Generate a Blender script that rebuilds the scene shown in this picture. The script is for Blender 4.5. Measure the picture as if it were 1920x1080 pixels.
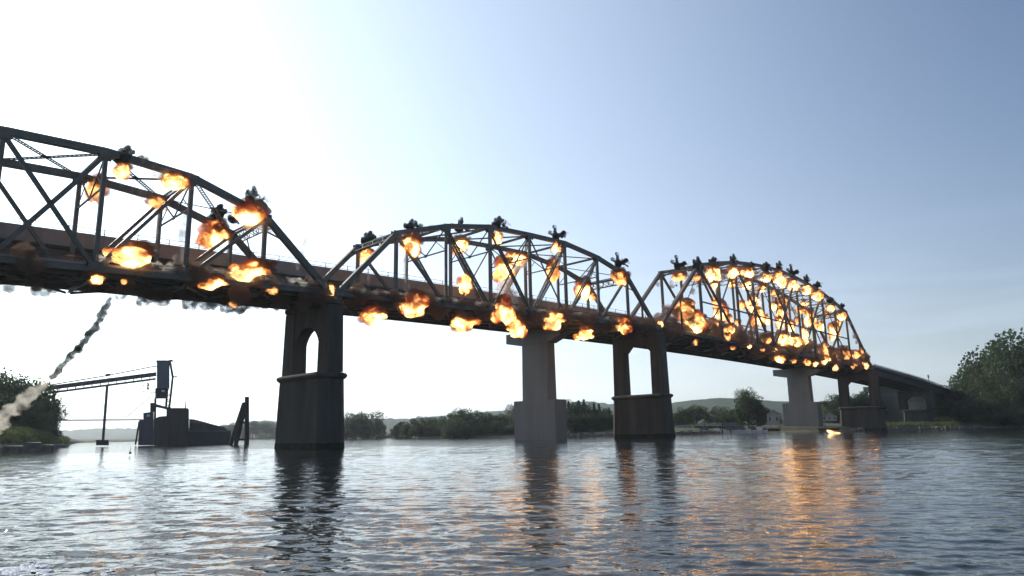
import bpy, bmesh, math, random
import numpy as np
from mathutils import Vector, Matrix, noise
R_ = math.radians
rnd = random.Random(7)
for o in list(bpy.data.objects): bpy.data.objects.remove(o)
sc = bpy.context.scene
COL = sc.collection

# ------------------------------------------------------------------ camera
PITCH, ROLL, FPX, CAMH = 11.458, 1.11, 1336.16, 1.021
WZ = -0.30                                   # water level
cd = bpy.data.cameras.new('camera'); cam = bpy.data.objects.new('camera', cd); COL.objects.link(cam)
cd.sensor_width = 36; cd.lens = FPX*36/1920; cd.clip_start = .1; cd.clip_end = 20000
a, r = R_(PITCH), R_(ROLL)
F = Vector((0, math.cos(a), math.sin(a))); X0 = Vector((1, 0, 0)); U0 = X0.cross(F)
RX = X0*math.cos(r) - U0*math.sin(r); UP = U0*math.cos(r) + X0*math.sin(r)
m = Matrix((RX, UP, -F)).transposed().to_4x4(); m.translation = (0, 0, CAMH); cam.matrix_world = m
sc.camera = cam

# ------------------------------------------------------------------ world, sun, exposure
SUN_AZ, SUN_EL = -41.0, 25.0                 # azimuth from +Y towards +X
w = bpy.data.worlds.new('World'); sc.world = w; w.use_nodes = True
nt = w.node_tree; nt.nodes.clear()
HZ = (2.9, 3.2, 3.4)
HAZE = .00018
out = nt.nodes.new('ShaderNodeOutputWorld'); bg = nt.nodes.new('ShaderNodeBackground')
sky = nt.nodes.new('ShaderNodeTexSky'); sky.sky_type = 'NISHITA'; sky.sun_disc = False
sky.sun_elevation = R_(SUN_EL); sky.sun_rotation = R_(SUN_AZ)
sky.air_density = 1.0; sky.dust_density = 1.0; sky.ozone_density = 1.6; sky.altitude = 200
bg.inputs['Strength'].default_value = 0.15
# thin streaks of high cloud low in the sky
tc = nt.nodes.new('ShaderNodeTexCoord'); mp = nt.nodes.new('ShaderNodeMapping'); mp.inputs['Scale'].default_value = (2.2, 2.2, 17)
nz = nt.nodes.new('ShaderNodeTexNoise'); nz.inputs['Scale'].default_value = 1.6; nz.inputs['Detail'].default_value = 6; nz.inputs['Distortion'].default_value = .5
cr = nt.nodes.new('ShaderNodeValToRGB'); cr.color_ramp.elements[0].position = .42; cr.color_ramp.elements[1].position = .70
cr.color_ramp.elements[1].color = (.6, .6, .6, 1)
mx = nt.nodes.new('ShaderNodeMix'); mx.data_type = 'RGBA'
hs = nt.nodes.new('ShaderNodeHueSaturation'); hs.inputs['Saturation'].default_value = .12; hs.inputs['Value'].default_value = 1.9
L = nt.links.new
L(tc.outputs['Generated'], mp.inputs['Vector']); L(mp.outputs['Vector'], nz.inputs['Vector']); L(nz.outputs['Fac'], cr.inputs['Fac'])
L(sky.outputs['Color'], hs.inputs['Color']); L(cr.outputs['Color'], mx.inputs['Factor'])
L(sky.outputs['Color'], mx.inputs[6]); L(hs.outputs['Color'], mx.inputs[7])
sx = nt.nodes.new('ShaderNodeSeparateXYZ'); L(tc.outputs['Generated'], sx.inputs[0])
def mth(op, a_, b_=None, clamp=False):
    q = nt.nodes.new('ShaderNodeMath'); q.operation = op; q.use_clamp = clamp
    for i, v in enumerate((a_, b_)):
        if v is None: continue
        if isinstance(v, (int, float)): q.inputs[i].default_value = v
        else: L(v, q.inputs[i])
    return q.outputs[0]
el = mth('ABSOLUTE', sx.outputs['Z'])
# clouds only low down
L(mth('MULTIPLY', cr.outputs['Color'], mth('MULTIPLY', mth('SUBTRACT', 1.0, mth('MULTIPLY', el, 3.6), True), .9)), mx.inputs['Factor'])
# pale haze layer thickening towards the horizon
hf = mth('MULTIPLY', mth('POWER', 2.718, mth('MULTIPLY', el, -5.5)), .80)
mh = nt.nodes.new('ShaderNodeMix'); mh.data_type = 'RGBA'; mh.clamp_factor = True
tint = nt.nodes.new('ShaderNodeMix'); tint.data_type = 'RGBA'; tint.blend_type = 'MULTIPLY'; tint.inputs['Factor'].default_value = 1; tint.inputs[7].default_value = (.42, .575, .735, 1)
# forward scattering: the veil brightens smoothly towards the sun
dt = nt.nodes.new('ShaderNodeVectorMath'); dt.operation = 'DOT_PRODUCT'; dt.inputs[1].default_value = (math.sin(R_(SUN_AZ))*math.cos(R_(SUN_EL)), math.cos(R_(SUN_AZ))*math.cos(R_(SUN_EL)), math.sin(R_(SUN_EL)))
L(tc.outputs['Generated'], dt.inputs[0]); cs = mth('MAXIMUM', dt.outputs['Value'], 0.0)
def scaled(col, fac):
    q = nt.nodes.new('ShaderNodeVectorMath'); q.operation = 'SCALE'; q.inputs[0].default_value = col; L(fac, q.inputs['Scale']); return q.outputs[0]
def vadd(a_, b_):
    q = nt.nodes.new('ShaderNodeVectorMath'); L(a_, q.inputs[0])
    if isinstance(b_, tuple): q.inputs[1].default_value = b_
    else: L(b_, q.inputs[1])
    return q.outputs[0]
L(vadd(scaled((7.4, 7.0, 6.3), cs), HZ), mh.inputs[7])
L(mx.outputs[2], tint.inputs[6]); L(tint.outputs[2], mh.inputs[6]); L(hf, mh.inputs['Factor'])
fin = vadd(mh.outputs[2], scaled((4.5, 4.9, 5.0), mth('POWER', cs, 2.5)))
L(fin, bg.inputs['Color']); L(bg.outputs['Background'], out.inputs['Surface'])
sl = bpy.data.lights.new('sun', 'SUN'); sl.energy = 3.6; sl.angle = R_(.55); sl.color = (1, .93, .82)
so = bpy.data.objects.new('sun', sl); COL.objects.link(so)
sd = Vector((math.sin(R_(SUN_AZ))*math.cos(R_(SUN_EL)), math.cos(R_(SUN_AZ))*math.cos(R_(SUN_EL)), math.sin(R_(SUN_EL))))
so.rotation_euler = sd.to_track_quat('Z', 'Y').to_euler()
sc.view_settings.view_transform = 'Standard'; sc.view_settings.look = 'None'
sc.view_settings.exposure = 0.0; sc.view_settings.gamma = 1
cy = sc.cycles
cy.use_denoising = True; cy.max_bounces = 6; cy.diffuse_bounces = 2; cy.glossy_bounces = 3; cy.volume_bounces = 1
cy.transparent_max_bounces = 48; cy.caustics_reflective = False; cy.caustics_refractive = False
cy.volume_step_rate = 1; cy.volume_max_steps = 64; cy.sample_clamp_indirect = 6

# ------------------------------------------------------------------ helpers
def ray(x, y): return F*FPX + RX*(x-960) - UP*(y-540)
def hz_y(x):                                 # image height of the horizon
    lo, hi = 700, 900
    for _ in range(30):
        mm = (lo+hi)/2
        if ray(x, mm).z > 0: lo = mm
        else: hi = mm
    return lo
def at(x, y, D):                             # point on the ray at horizontal distance D
    q = ray(x, y); t = D/math.hypot(q.x, q.y); return Vector((q.x*t, q.y*t, CAMH+q.z*t))
TH = R_(44.824); DV = Vector((math.cos(TH), math.sin(TH), 0)); NV = Vector((-math.sin(TH), math.cos(TH), 0))
AO = Vector((-23.055, 81.398, 0))
def B(s, u, z): return AO + DV*s + NV*u + Vector((0, 0, z))     # bridge frame: along, away, up
def su(x, y, u):
    q = ray(x, y); o = Vector((0, 0, CAMH)) - AO
    t = (u - o.dot(NV))/q.dot(NV); p = o + q*t; return p.dot(DV), p.z
def put(o, label=None, cat=None, group=None, kind=None):
    if label: o['label'] = label
    if cat: o['category'] = cat
    if group: o['group'] = group
    if kind: o['kind'] = kind
    return o
def empty(name, loc, label, cat, group=None):
    o = bpy.data.objects.new(name, None); COL.objects.link(o); o.location = loc; o.empty_display_size = .1
    return put(o, label, cat, group)
class MB:
    def __init__(s): s.v = []; s.f = []; s.mi = []
    def add(s, vs, fs, mi=0):
        b = len(s.v); s.v += [tuple(v) for v in vs]; s.f += [tuple(i+b for i in f) for f in fs]; s.mi += [mi]*len(fs)
    def hexa(s, P, mi=0):                    # 8 corners: bottom 4, top 4
        s.add(P, [(3,2,1,0), (4,5,6,7), (0,1,5,4), (1,2,6,5), (2,3,7,6), (3,0,4,7)], mi)
    def box(s, c, d, mi=0, ax=(X0, Vector((0,1,0)), Vector((0,0,1)))):
        c = Vector(c); x, y, z = [A*(k/2) for A, k in zip(ax, d)]
        s.hexa([c-x-y-z, c+x-y-z, c+x+y-z, c-x+y-z, c-x-y+z, c+x-y+z, c+x+y+z, c-x+y+z], mi)
    def beam(s, p, q, wd, h, side=None, mi=0):   # wd along side vector, h across
        p, q = Vector(p), Vector(q); t = (q-p).normalized()
        sv = Vector(side) if side is not None else (Vector((0,0,1)).cross(t) if abs(t.z) < .95 else X0)
        sv = (sv - t*sv.dot(t)).normalized(); n = t.cross(sv)
        a_, b_ = sv*(wd/2), n*(h/2)
        s.hexa([p-a_-b_, p+a_-b_, p+a_+b_, p-a_+b_, q-a_-b_, q+a_-b_, q+a_+b_, q-a_+b_], mi)
    def cyl(s, p, q, r0, r1=None, n=8, mi=0):
        p, q = Vector(p), Vector(q); r1 = r0 if r1 is None else r1; t = (q-p).normalized()
        a_ = t.orthogonal().normalized(); b_ = t.cross(a_)
        vs = [p+(a_*math.cos(k*2*math.pi/n)+b_*math.sin(k*2*math.pi/n))*r0 for k in range(n)] + [q+(a_*math.cos(k*2*math.pi/n)+b_*math.sin(k*2*math.pi/n))*r1 for k in range(n)]
        s.add(vs, [(k, (k+1) % n, n+(k+1) % n, n+k) for k in range(n)] + [tuple(range(n-1, -1, -1)), tuple(range(n, 2*n))], mi)
    def prism(s, poly, off, mi=0):           # polygon of 3D points extruded by off
        n = len(poly); off = Vector(off); P = [Vector(p) for p in poly]
        s.add(P+[p+off for p in P], [tuple(range(n-1, -1, -1)), tuple(range(n, 2*n))]+[(k, (k+1) % n, n+(k+1) % n, n+k) for k in range(n)], mi)
    def mesh(s, name, mats):
        me = bpy.data.meshes.new(name); me.from_pydata(s.v, [], s.f)
        for mt in (mats if isinstance(mats, (list, tuple)) else [mats]): me.materials.append(mt)
        if any(s.mi): me.polygons.foreach_set('material_index', s.mi)
        bm = bmesh.new(); bm.from_mesh(me); bmesh.ops.recalc_face_normals(bm, faces=bm.faces); bm.to_mesh(me); bm.free()
        return me
    def build(s, name, mats, parent=None, **kw):
        me = s.mesh(name, mats); o = bpy.data.objects.new(name, me); COL.objects.link(o)
        if parent is not None: attach(o, parent)
        elif s.v:                            # pull the origin of a one-mesh thing to its base
            c = Vector((sum(v[0] for v in s.v)/len(s.v), sum(v[1] for v in s.v)/len(s.v), min(v[2] for v in s.v)))
            me.transform(Matrix.Translation(-c)); o.location = c
        return put(o, **kw)
def wloc(o):
    p = Vector(o.location)
    while o.parent: o = o.parent; p += Vector(o.location)
    return p
def attach(o, parent, shift=True):           # mesh data is in world coordinates, parents are unrotated Empties/meshes
    o.parent = parent
    if shift: o.data.transform(Matrix.Translation(-wloc(parent)))
def inst(name, me, loc, parent=None, scale=(1,1,1), rot=(0,0,0), **kw):
    o = bpy.data.objects.new(name, me); COL.objects.link(o); loc = Vector(loc)
    if parent is not None: o.parent = parent; loc = loc - wloc(parent)
    o.location = loc; o.scale = scale; o.rotation_euler = rot
    return put(o, **kw)

# ------------------------------------------------------------------ materials
def mat(name, col, rough=.7, metal=0, var=.25, scale=1.2, bump=.0, bscale=20, streak=False, spec=.4, col2=None):
    mt = bpy.data.materials.new(name); mt.use_nodes = True; t = mt.node_tree; p = t.nodes['Principled BSDF']
    p.inputs['Roughness'].default_value = rough; p.inputs['Metallic'].default_value = metal
    p.inputs['Specular IOR Level'].default_value = spec
    tc = t.nodes.new('ShaderNodeTexCoord'); mp = t.nodes.new('ShaderNodeMapping'); geo = t.nodes.new('ShaderNodeNewGeometry')
    t.links.new(geo.outputs['Position'], mp.inputs['Vector'])
    if streak: mp.inputs['Scale'].default_value = (1, 1, .12)
    n = t.nodes.new('ShaderNodeTexNoise'); n.inputs['Scale'].default_value = scale; n.inputs['Detail'].default_value = 7; n.inputs['Roughness'].default_value = .62
    t.links.new(mp.outputs['Vector'], n.inputs['Vector'])
    c = t.nodes.new('ShaderNodeValToRGB'); c.color_ramp.elements[0].position = .3; c.color_ramp.elements[1].position = .7
    k = Vector(col)
    c.color_ramp.elements[0].color = (*(k*(1-var)), 1); c.color_ramp.elements[1].color = (*(Vector(col2) if col2 else k*(1+var)), 1)
    t.links.new(n.outputs['Fac'], c.inputs['Fac']); t.links.new(c.outputs['Color'], p.inputs['Base Color'])
    if bump:
        n2 = t.nodes.new('ShaderNodeTexNoise'); n2.inputs['Scale'].default_value = bscale; n2.inputs['Detail'].default_value = 5
        t.links.new(geo.outputs['Position'], n2.inputs['Vector'])
        b = t.nodes.new('ShaderNodeBump'); b.inputs['Strength'].default_value = bump; b.inputs['Distance'].default_value = .05
        t.links.new(n2.outputs['Fac'], b.inputs['Height']); t.links.new(b.outputs['Normal'], p.inputs['Normal'])
    return mt
M = dict(
 steel=mat('painted_steel', (.11,.112,.098), .55, 0, .3, 1.5, .3, 14, col2=(.13,.125,.105)),
 steel_dark=mat('old_dark_steel', (.05,.058,.058), .6, 0, .35, 2, .3, 14, col2=(.085,.07,.06)),
 rust=mat('weathering_steel', (.13,.07,.05), .75, 0, .3, .9, .2, 16, True),
 concrete_new=mat('pale_concrete', (.235,.23,.22), .85, 0, .16, .35, .4, 6, True),
 concrete_old=mat('stained_old_concrete', (.082,.072,.060), .92, 0, .35, .5, .8, 5, True),
 parapet=mat('parapet_concrete', (.27,.235,.22), .85, 0, .15, .8, .3, 8, True),
 asphalt=mat('asphalt', (.05,.05,.05), .9),
 wood=mat('dark_timber', (.045,.038,.03), .85, 0, .4, 2, .8, 9, True),
 tin_blue=mat('blue_grey_cladding', (.13,.16,.22), .6, 0, .12, .6, .1, 12, True),
 tin_dark=mat('dark_rusted_cladding', (.055,.05,.05), .7, 0, .3, .7, .3, 10, True),
 tin_violet=mat('violet_grey_cladding', (.09,.085,.12), .65, 0, .2, .7, .2, 10, True),
 conveyor=mat('conveyor_steel', (.09,.085,.10), .6, 0, .3, 1),
 belt_hood=mat('belt_hood', (.22,.24,.29), .45, 0, .2, 1),
 barge=mat('barge_hull', (.03,.03,.035), .6, 0, .3, 1),
 barge_top=mat('barge_cover', (.10,.10,.11), .6, 0, .2, .5),
 algae=mat('wet_algae_concrete', (.030,.030,.022), .95, 0, .4, 1.2, .8, 6, spec=.15, col2=(.05,.05,.036)),
 glint_flakes=mat('white_glint_flakes', (.85,.87,.87), .6, 0, .03, 1),  # white of the flakes that imitate sun glint on the water
 white=mat('white_boat_paint', (.72,.72,.72), .35, 0, .05, 1),
 roof_grey=mat('grey_metal_roof', (.33,.34,.37), .4, .0, .12, 1),
 wall_white=mat('white_siding', (.5,.5,.5), .7, 0, .08, 1),
 canvas=mat('blue_grey_canvas', (.12,.13,.17), .8, 0, .2, 1),
 glass=mat('dark_window_glass', (.02,.025,.03), .1, 0, .1, 1, spec=.8),
 bark=mat('bark', (.07,.055,.04), .95, 0, .3, 3),
 rock=mat('shore_rock', (.20,.19,.17), .9, 0, .4, 1.5, .8, 4),
)
def leaf_mat(name, c1, c2):
    mt = bpy.data.materials.new(name); mt.use_nodes = True; t = mt.node_tree; p = t.nodes['Principled BSDF']; o = t.nodes['Material Output']
    geo = t.nodes.new('ShaderNodeNewGeometry'); n = t.nodes.new('ShaderNodeTexNoise'); n.inputs['Scale'].default_value = .45; n.inputs['Detail'].default_value = 4
    t.links.new(geo.outputs['Position'], n.inputs['Vector'])
    c = t.nodes.new('ShaderNodeValToRGB'); c.color_ramp.elements[0].position = .35; c.color_ramp.elements[1].position = .65
    c.color_ramp.elements[0].color = (*c1, 1); c.color_ramp.elements[1].color = (*c2, 1)
    t.links.new(n.outputs['Fac'], c.inputs['Fac']); t.links.new(c.outputs['Color'], p.inputs['Base Color'])
    p.inputs['Roughness'].default_value = .6; p.inputs['Specular IOR Level'].default_value = .25
    tr = t.nodes.new('ShaderNodeBsdfTranslucent'); t.links.new(c.outputs['Color'], tr.inputs['Color'])
    mixs = t.nodes.new('ShaderNodeMixShader'); mixs.inputs[0].default_value = .42
    t.links.new(p.outputs[0], mixs.inputs[1]); t.links.new(tr.outputs[0], mixs.inputs[2]); t.links.new(mixs.outputs[0], o.inputs['Surface'])
    return mt
LEAF = [leaf_mat('leaves_deep_green', (.028,.048,.018), (.055,.088,.030)), leaf_mat('leaves_mid_green', (.045,.078,.025), (.085,.125,.042)), leaf_mat('leaves_olive', (.058,.076,.030), (.105,.12,.048))]
GRASS = mat('rough_grass', (.06,.085,.03), .9, 0, .4, .6, .8, 2, col2=(.13,.13,.055))
FOREST = mat('forested_hillside', (.040,.062,.028), .95, 0, .4, .05, 1.0, .09, col2=(.065,.09,.04))
SOIL = mat('river_bank_soil', (.16,.14,.11), .95, 0, .3, .6, .6, 3)

def vol_mat(name, color, dens, emit=None, es=0, nscale=.8, lo=.40, hi=.62, aniso=.2, absorb=None, ecol2=None):
    mt = bpy.data.materials.new(name); mt.use_nodes = True; t = mt.node_tree; t.nodes.clear()
    o = t.nodes.new('ShaderNodeOutputMaterial'); v = t.nodes.new('ShaderNodeVolumePrincipled')
    v.inputs['Color'].default_value = (*color, 1); v.inputs['Anisotropy'].default_value = aniso
    if absorb: v.inputs['Absorption Color'].default_value = (*absorb, 1)
    tc = t.nodes.new('ShaderNodeTexCoord'); n = t.nodes.new('ShaderNodeTexNoise'); n.inputs['Scale'].default_value = nscale; n.inputs['Detail'].default_value = 3
    t.links.new(tc.outputs['Object'], n.inputs['Vector'])
    mr = t.nodes.new('ShaderNodeMapRange'); mr.inputs['From Min'].default_value = lo; mr.inputs['From Max'].default_value = hi
    mr.inputs['To Min'].default_value = dens*.04; mr.inputs['To Max'].default_value = dens
    t.links.new(n.outputs['Fac'], mr.inputs['Value']); t.links.new(mr.outputs['Result'], v.inputs['Density'])
    if emit:
        mr2 = t.nodes.new('ShaderNodeMapRange'); mr2.inputs['From Min'].default_value = lo; mr2.inputs['From Max'].default_value = hi
        mr2.inputs['To Min'].default_value = es*.18; mr2.inputs['To Max'].default_value = es
        t.links.new(n.outputs['Fac'], mr2.inputs['Value']); t.links.new(mr2.outputs['Result'], v.inputs['Emission Strength'])
        v.inputs['Emission Color'].default_value = (*emit, 1)
    t.links.new(v.outputs[0], o.inputs['Volume'])
    mt.cycles.volume_sampling = 'MULTIPLE_IMPORTANCE' if hasattr(mt.cycles, 'volume_sampling') else 'DISTANCE'
    return mt
def fire_mat(name, hot, k):
    """hot gas in the middle cooling to red and to brown smoke outside; everything broken up by noise"""
    mt = bpy.data.materials.new(name); mt.use_nodes = True; t = mt.node_tree; t.nodes.clear(); l = t.links.new
    o = t.nodes.new('ShaderNodeOutputMaterial'); v = t.nodes.new('ShaderNodeVolumePrincipled'); tc = t.nodes.new('ShaderNodeTexCoord')
    oi = t.nodes.new('ShaderNodeObjectInfo'); ad = t.nodes.new('ShaderNodeVectorMath'); ad.operation = 'ADD'; ml = t.nodes.new('ShaderNodeVectorMath'); ml.operation = 'SCALE'; ml.inputs['Scale'].default_value = 9
    cx = t.nodes.new('ShaderNodeCombineXYZ'); l(oi.outputs['Random'], cx.inputs[0]); l(oi.outputs['Random'], cx.inputs[2]); l(cx.outputs[0], ml.inputs[0])
    l(tc.outputs['Object'], ad.inputs[0]); l(ml.outputs[0], ad.inputs[1])
    n = t.nodes.new('ShaderNodeTexNoise'); n.inputs['Scale'].default_value = 1.7; n.inputs['Detail'].default_value = 4; n.inputs['Roughness'].default_value = .6; n.inputs['Distortion'].default_value = .4
    l(ad.outputs[0], n.inputs['Vector'])
    sb = t.nodes.new('ShaderNodeVectorMath'); sb.operation = 'SUBTRACT'; sb.inputs[1].default_value = (0, 0, -.22); l(tc.outputs['Object'], sb.inputs[0])
    ln = t.nodes.new('ShaderNodeVectorMath'); ln.operation = 'LENGTH'; l(sb.outputs[0], ln.inputs[0])
    def m_(op, a, b):
        q = t.nodes.new('ShaderNodeMath'); q.operation = op
        for i, x in enumerate((a, b)):
            if isinstance(x, (int, float)): q.inputs[i].default_value = x
            else: l(x, q.inputs[i])
        return q.outputs[0]
    T = m_('ADD', m_('SUBTRACT', 1.0, ln.outputs['Value']), m_('MULTIPLY', m_('SUBTRACT', n.outputs['Fac'], .5), 2.1))
    def ramp(els):
        c = t.nodes.new('ShaderNodeValToRGB'); e = c.color_ramp.elements
        while len(e) < len(els): e.new(.5)
        for a, (p, col) in zip(e, els): a.position = p; a.color = (*col, 1)
        l(T, c.inputs['Fac']); return c.outputs['Color']
    l(ramp([(.0, (.20,.12,.09)), (.35, (.30,.12,.06)), (.6, (.5,.3,.15))]), v.inputs['Color'])
    l(ramp([(.18, (1,.07,.015)), (.34, (1,.30,.06)), (.48, (1,.56,.17)), (.75, hot)]), v.inputs['Emission Color'])
    l(m_('MULTIPLY', ramp([(.10, (0,0,0)), (.26, (.05,.05,.05)), (.40, (.30,.30,.30)), (.56, (1,1,1))]), k), v.inputs['Emission Strength'])
    l(m_('MULTIPLY', ramp([(-.0, (0,0,0)), (.12, (.5,.5,.5)), (.4, (1,1,1)), (1, (1,1,1))]), 3.4), v.inputs['Density'])
    l(v.outputs[0], o.inputs['Volume']); return mt
V = dict(
 fire=fire_mat('flame_gas', (1,.76,.34), 15),
 burnt=fire_mat('burnt_smoke', (1,.3,.1), 0.0),
 fire_red=fire_mat('dim_flame_gas', (1,.40,.16), 7),
 brown=vol_mat('brown_smoke', (.26,.17,.13), 2.8, None, 0, 1.5, .38, .6),
 black=vol_mat('black_smoke', (.03,.022,.018), 11, None, 0, 1.6, .33, .56),
 grey=vol_mat('grey_smoke', (.42,.38,.36), 1.6, None, 0, .7, .36, .62, .3),
 brown_lit=vol_mat('reddish_smoke', (.36,.24,.19), 2.6, None, 0, .9, .38, .6),
 brown_thin=vol_mat('thin_brown_smoke', (.26,.17,.14), 1.5, None, 0, .9, .42, .62),
 dark_brown=vol_mat('dark_brown_smoke', (.10,.07,.055), 2.2, None, 0, 1.1, .38, .6),
 tan=vol_mat('tan_smoke', (.72,.55,.42), .9, None, 0, 1.3, .36, .6, .3),
 trail_dark=vol_mat('dark_trail_smoke', (.18,.175,.15), 6.0, None, 0, 2.0, .28, .48, .2),
 trail_pale=vol_mat('cream_trail_smoke', (.93,.89,.80), 1.3, None, 0, 1.6, .38, .62, .4),
 pale=vol_mat('pale_smoke', (.86,.83,.76), .75, None, 0, .7, .36, .62, .55),
)

# ------------------------------------------------------------------ water
def water():
    rs = [2.0]
    while rs[-1] < 90: rs.append(rs[-1]*1.0046)
    while rs[-1] < 6000: rs.append(rs[-1]*1.05)
    rs = np.array(rs); an = np.radians(np.arange(-80, 80.01, .17))
    rr, aa = np.meshgrid(rs, an, indexing='ij'); X = rr*np.sin(aa); Y = rr*np.cos(aa)-.6
    sp = np.gradient(rs)[:, None]*np.ones_like(rr)
    g = np.random.default_rng(3); Z = np.zeros_like(X)
    gust = 1+.3*np.sin(X*.11+.8*np.sin(Y*.07))*np.sin(Y*.16+1.3*np.sin(X*.05)+1)+.15*np.sin(X*.31+Y*.23)
    for k in range(110):
        lam = math.exp(g.uniform(math.log(.16), math.log(3.6))); th = R_(76)+g.normal(0, .42); ph = g.uniform(0, 6.28)
        amp = .0036*lam**.75/(1+(lam/.9)**2)**.6
        fade = np.clip((lam/np.maximum(sp, .01)-2.2)/2, 0, 1)
        env = .65+.35*np.sin(X*g.uniform(-.25, .25)+Y*g.uniform(-.2, .2)+g.uniform(0, 6))
        q = 2*math.pi/lam*(X*math.cos(th)+Y*math.sin(th))+ph
        s_ = np.sin(q+.35*np.sin(q)); Z += amp*fade*env*gust*s_
    Z += WZ
    global WATER; WATER = (rs, an, Z)
    n0, n1 = X.shape; co = np.stack([X, Y, Z], -1).reshape(-1, 3)
    i = np.arange((n0-1)*(n1-1)); a0 = (i//(n1-1))*n1+i % (n1-1)
    fc = np.stack([a0, a0+n1, a0+n1+1, a0+1], 1)
    me = bpy.data.meshes.new('water'); me.vertices.add(len(co)); me.vertices.foreach_set('co', co.ravel())
    me.loops.add(fc.size); me.loops.foreach_set('vertex_index', fc.ravel().astype(np.int32))
    me.polygons.add(len(fc)); me.polygons.foreach_set('loop_start', np.arange(0, fc.size, 4, dtype=np.int32)); me.polygons.foreach_set('loop_total', np.full(len(fc), 4, np.int32))
    me.polygons.foreach_set('use_smooth', np.ones(len(fc), bool)); me.update()
    if me.polygons[5].normal.z < 0: me.flip_normals()
    mt = bpy.data.materials.new('river_water'); mt.use_nodes = True; t = mt.node_tree; p = t.nodes['Principled BSDF']
    p.inputs['Base Color'].default_value = (.030,.033,.026,1); p.inputs['Roughness'].default_value = .035; p.inputs['IOR'].default_value = 1.333
    geo = t.nodes.new('ShaderNodeNewGeometry'); last = None
    for sc_, st, ds, det, an_ in ((6.0, .5, .018, 3, (1,1.5,1)), (1.6, .5, .045, 3, (1,1.7,1)), (.12, .25, .5, 3, (1,1.5,1))):
        mp = t.nodes.new('ShaderNodeMapping'); mp.inputs['Scale'].default_value = an_; mp.inputs['Rotation'].default_value = (0,0,R_(-14))
        n = t.nodes.new('ShaderNodeTexNoise'); n.inputs['Scale'].default_value = sc_; n.inputs['Detail'].default_value = det
        b = t.nodes.new('ShaderNodeBump'); b.inputs['Strength'].default_value = st; b.inputs['Distance'].default_value = ds
        t.links.new(geo.outputs['Position'], mp.inputs['Vector']); t.links.new(mp.outputs['Vector'], n.inputs['Vector']); t.links.new(n.outputs['Fac'], b.inputs['Height'])
        if last: t.links.new(last.outputs['Normal'], b.inputs['Normal'])
        last = b
    t.links.new(last.outputs['Normal'], p.inputs['Normal'])
    me.materials.append(mt); o = bpy.data.objects.new('water', me); COL.objects.link(o); o['kind'] = 'structure'
water()

# ------------------------------------------------------------------ ground and hills
SH = [(-85,95),(-60,100),(-45,112),(-37,126),(-34.5,136),(-32.6,150),(-31.6,190),(-31.2,560),(-22,640),(-14,620),(-12.6,330),(-10.2,300),(-9,300),(-7.5,245),(-3,228),(3,208),(9,192),(12,190),(15,196),(24,212),(27,228),(30,246),(34,262),(38,262),(50,230),(65,160),(85,120)]
def shore(az): return float(np.interp(az, [k[0] for k in SH], [k[1] for k in SH]))
def gz(x, y):
    d = math.hypot(x, y); az = math.degrees(math.atan2(x, y)); e = d-shore(az)
    if e < 0: return WZ-1.2*min(1, -e/3)
    z = WZ+1.3*min(1, e/7)+1.0*min(1, max(0, (e-7)/40))
    if az < -31: z += 1.9*math.exp(-((e-16)/12)**2)*min(1, max(0, (-31.5-az)/2.5))
    return z+.35*noise.noise(Vector((x*.12, y*.12, 0)))*min(1, e/4)
def ground():
    az = np.arange(-85, 85.01, .5); es = [-14, -3, -1, 0, .6, 1.5, 3, 5, 7, 10, 14, 20, 28, 40, 60, 90, 140, 240, 400, 700, 1200, 2200, 4200, 8000]
    vs = []; fs = []; n = len(es)
    for a_ in az:
        s_ = shore(a_)+1.2*noise.noise(Vector((a_*.9, 3, 0)))
        for e in es:
            d = s_+e; x, y = d*math.sin(R_(a_)), d*math.cos(R_(a_)); vs.append((x, y, gz(x, y)))
    for i in range(len(az)-1):
        for j in range(n-1): b = i*n+j; fs.append((b, b+n, b+n+1, b+1))
    me = bpy.data.meshes.new('ground'); me.from_pydata(vs, [], fs); me.materials.append(GRASS); me.materials.append(SOIL)
    for p in me.polygons:
        p.use_smooth = True; x, y, z = p.center
        if z < WZ+.45: p.material_index = 1
    o = bpy.data.objects.new('ground', me); COL.objects.link(o); o['kind'] = 'structure'
ground()
def hill(name, D, prof, depth):
    """prof: (image x, image y of the ridge); a real ridge at distance D with a slope running down towards the river"""
    xs = np.arange(prof[0][0], prof[-1][0]+1, 5); ys = np.interp(xs, [p[0] for p in prof], [p[1] for p in prof])
    vs = []; fs = []; K = 14
    for x, y in zip(xs, ys):
        top = at(x, y, D); dr = Vector((top.x, top.y, 0)).normalized()
        top.z += D*.0016*noise.noise(Vector((x*.11, 0, D)))
        for k in range(K):
            if k < K-3: f = k/(K-4); z = top.z*(f**.75); dd = -depth*(1-f)
            else: f = (k-(K-4))/3; z = top.z*(1-f*f*.6); dd = depth*f*.8
            p = Vector((top.x, top.y, 0))+dr*dd
            z += D*.004*noise.noise(Vector((p.x*.02, p.y*.02, 1)))*(1 if 0 < k < K-4 else .3)
            vs.append((p.x, p.y, max(z, -1)))
    for i in range(len(xs)-1):
        for j in range(K-1): b = i*K+j; fs.append((b, b+K, b+K+1, b+1))
    me = bpy.data.meshes.new(name); me.from_pydata(vs, [], fs); me.materials.append(FOREST)
    for p in me.polygons: p.use_smooth = True
    o = bpy.data.objects.new(name, me); COL.objects.link(o); o['kind'] = 'structure'
hill('hill', 3200, [(-400,800),(60,806),(115,808),(180,803),(300,803),(420,800),(520,796),(640,800),(760,806)], 500)
hill('hill', 1500, [(380,815),(410,801),(470,790),(500,788),(560,794),(640,786),(700,784),(760,786),(800,782),(880,775),(960,768),(1040,755),(1100,752),(1200,765),(1300,770)], 300)
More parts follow.
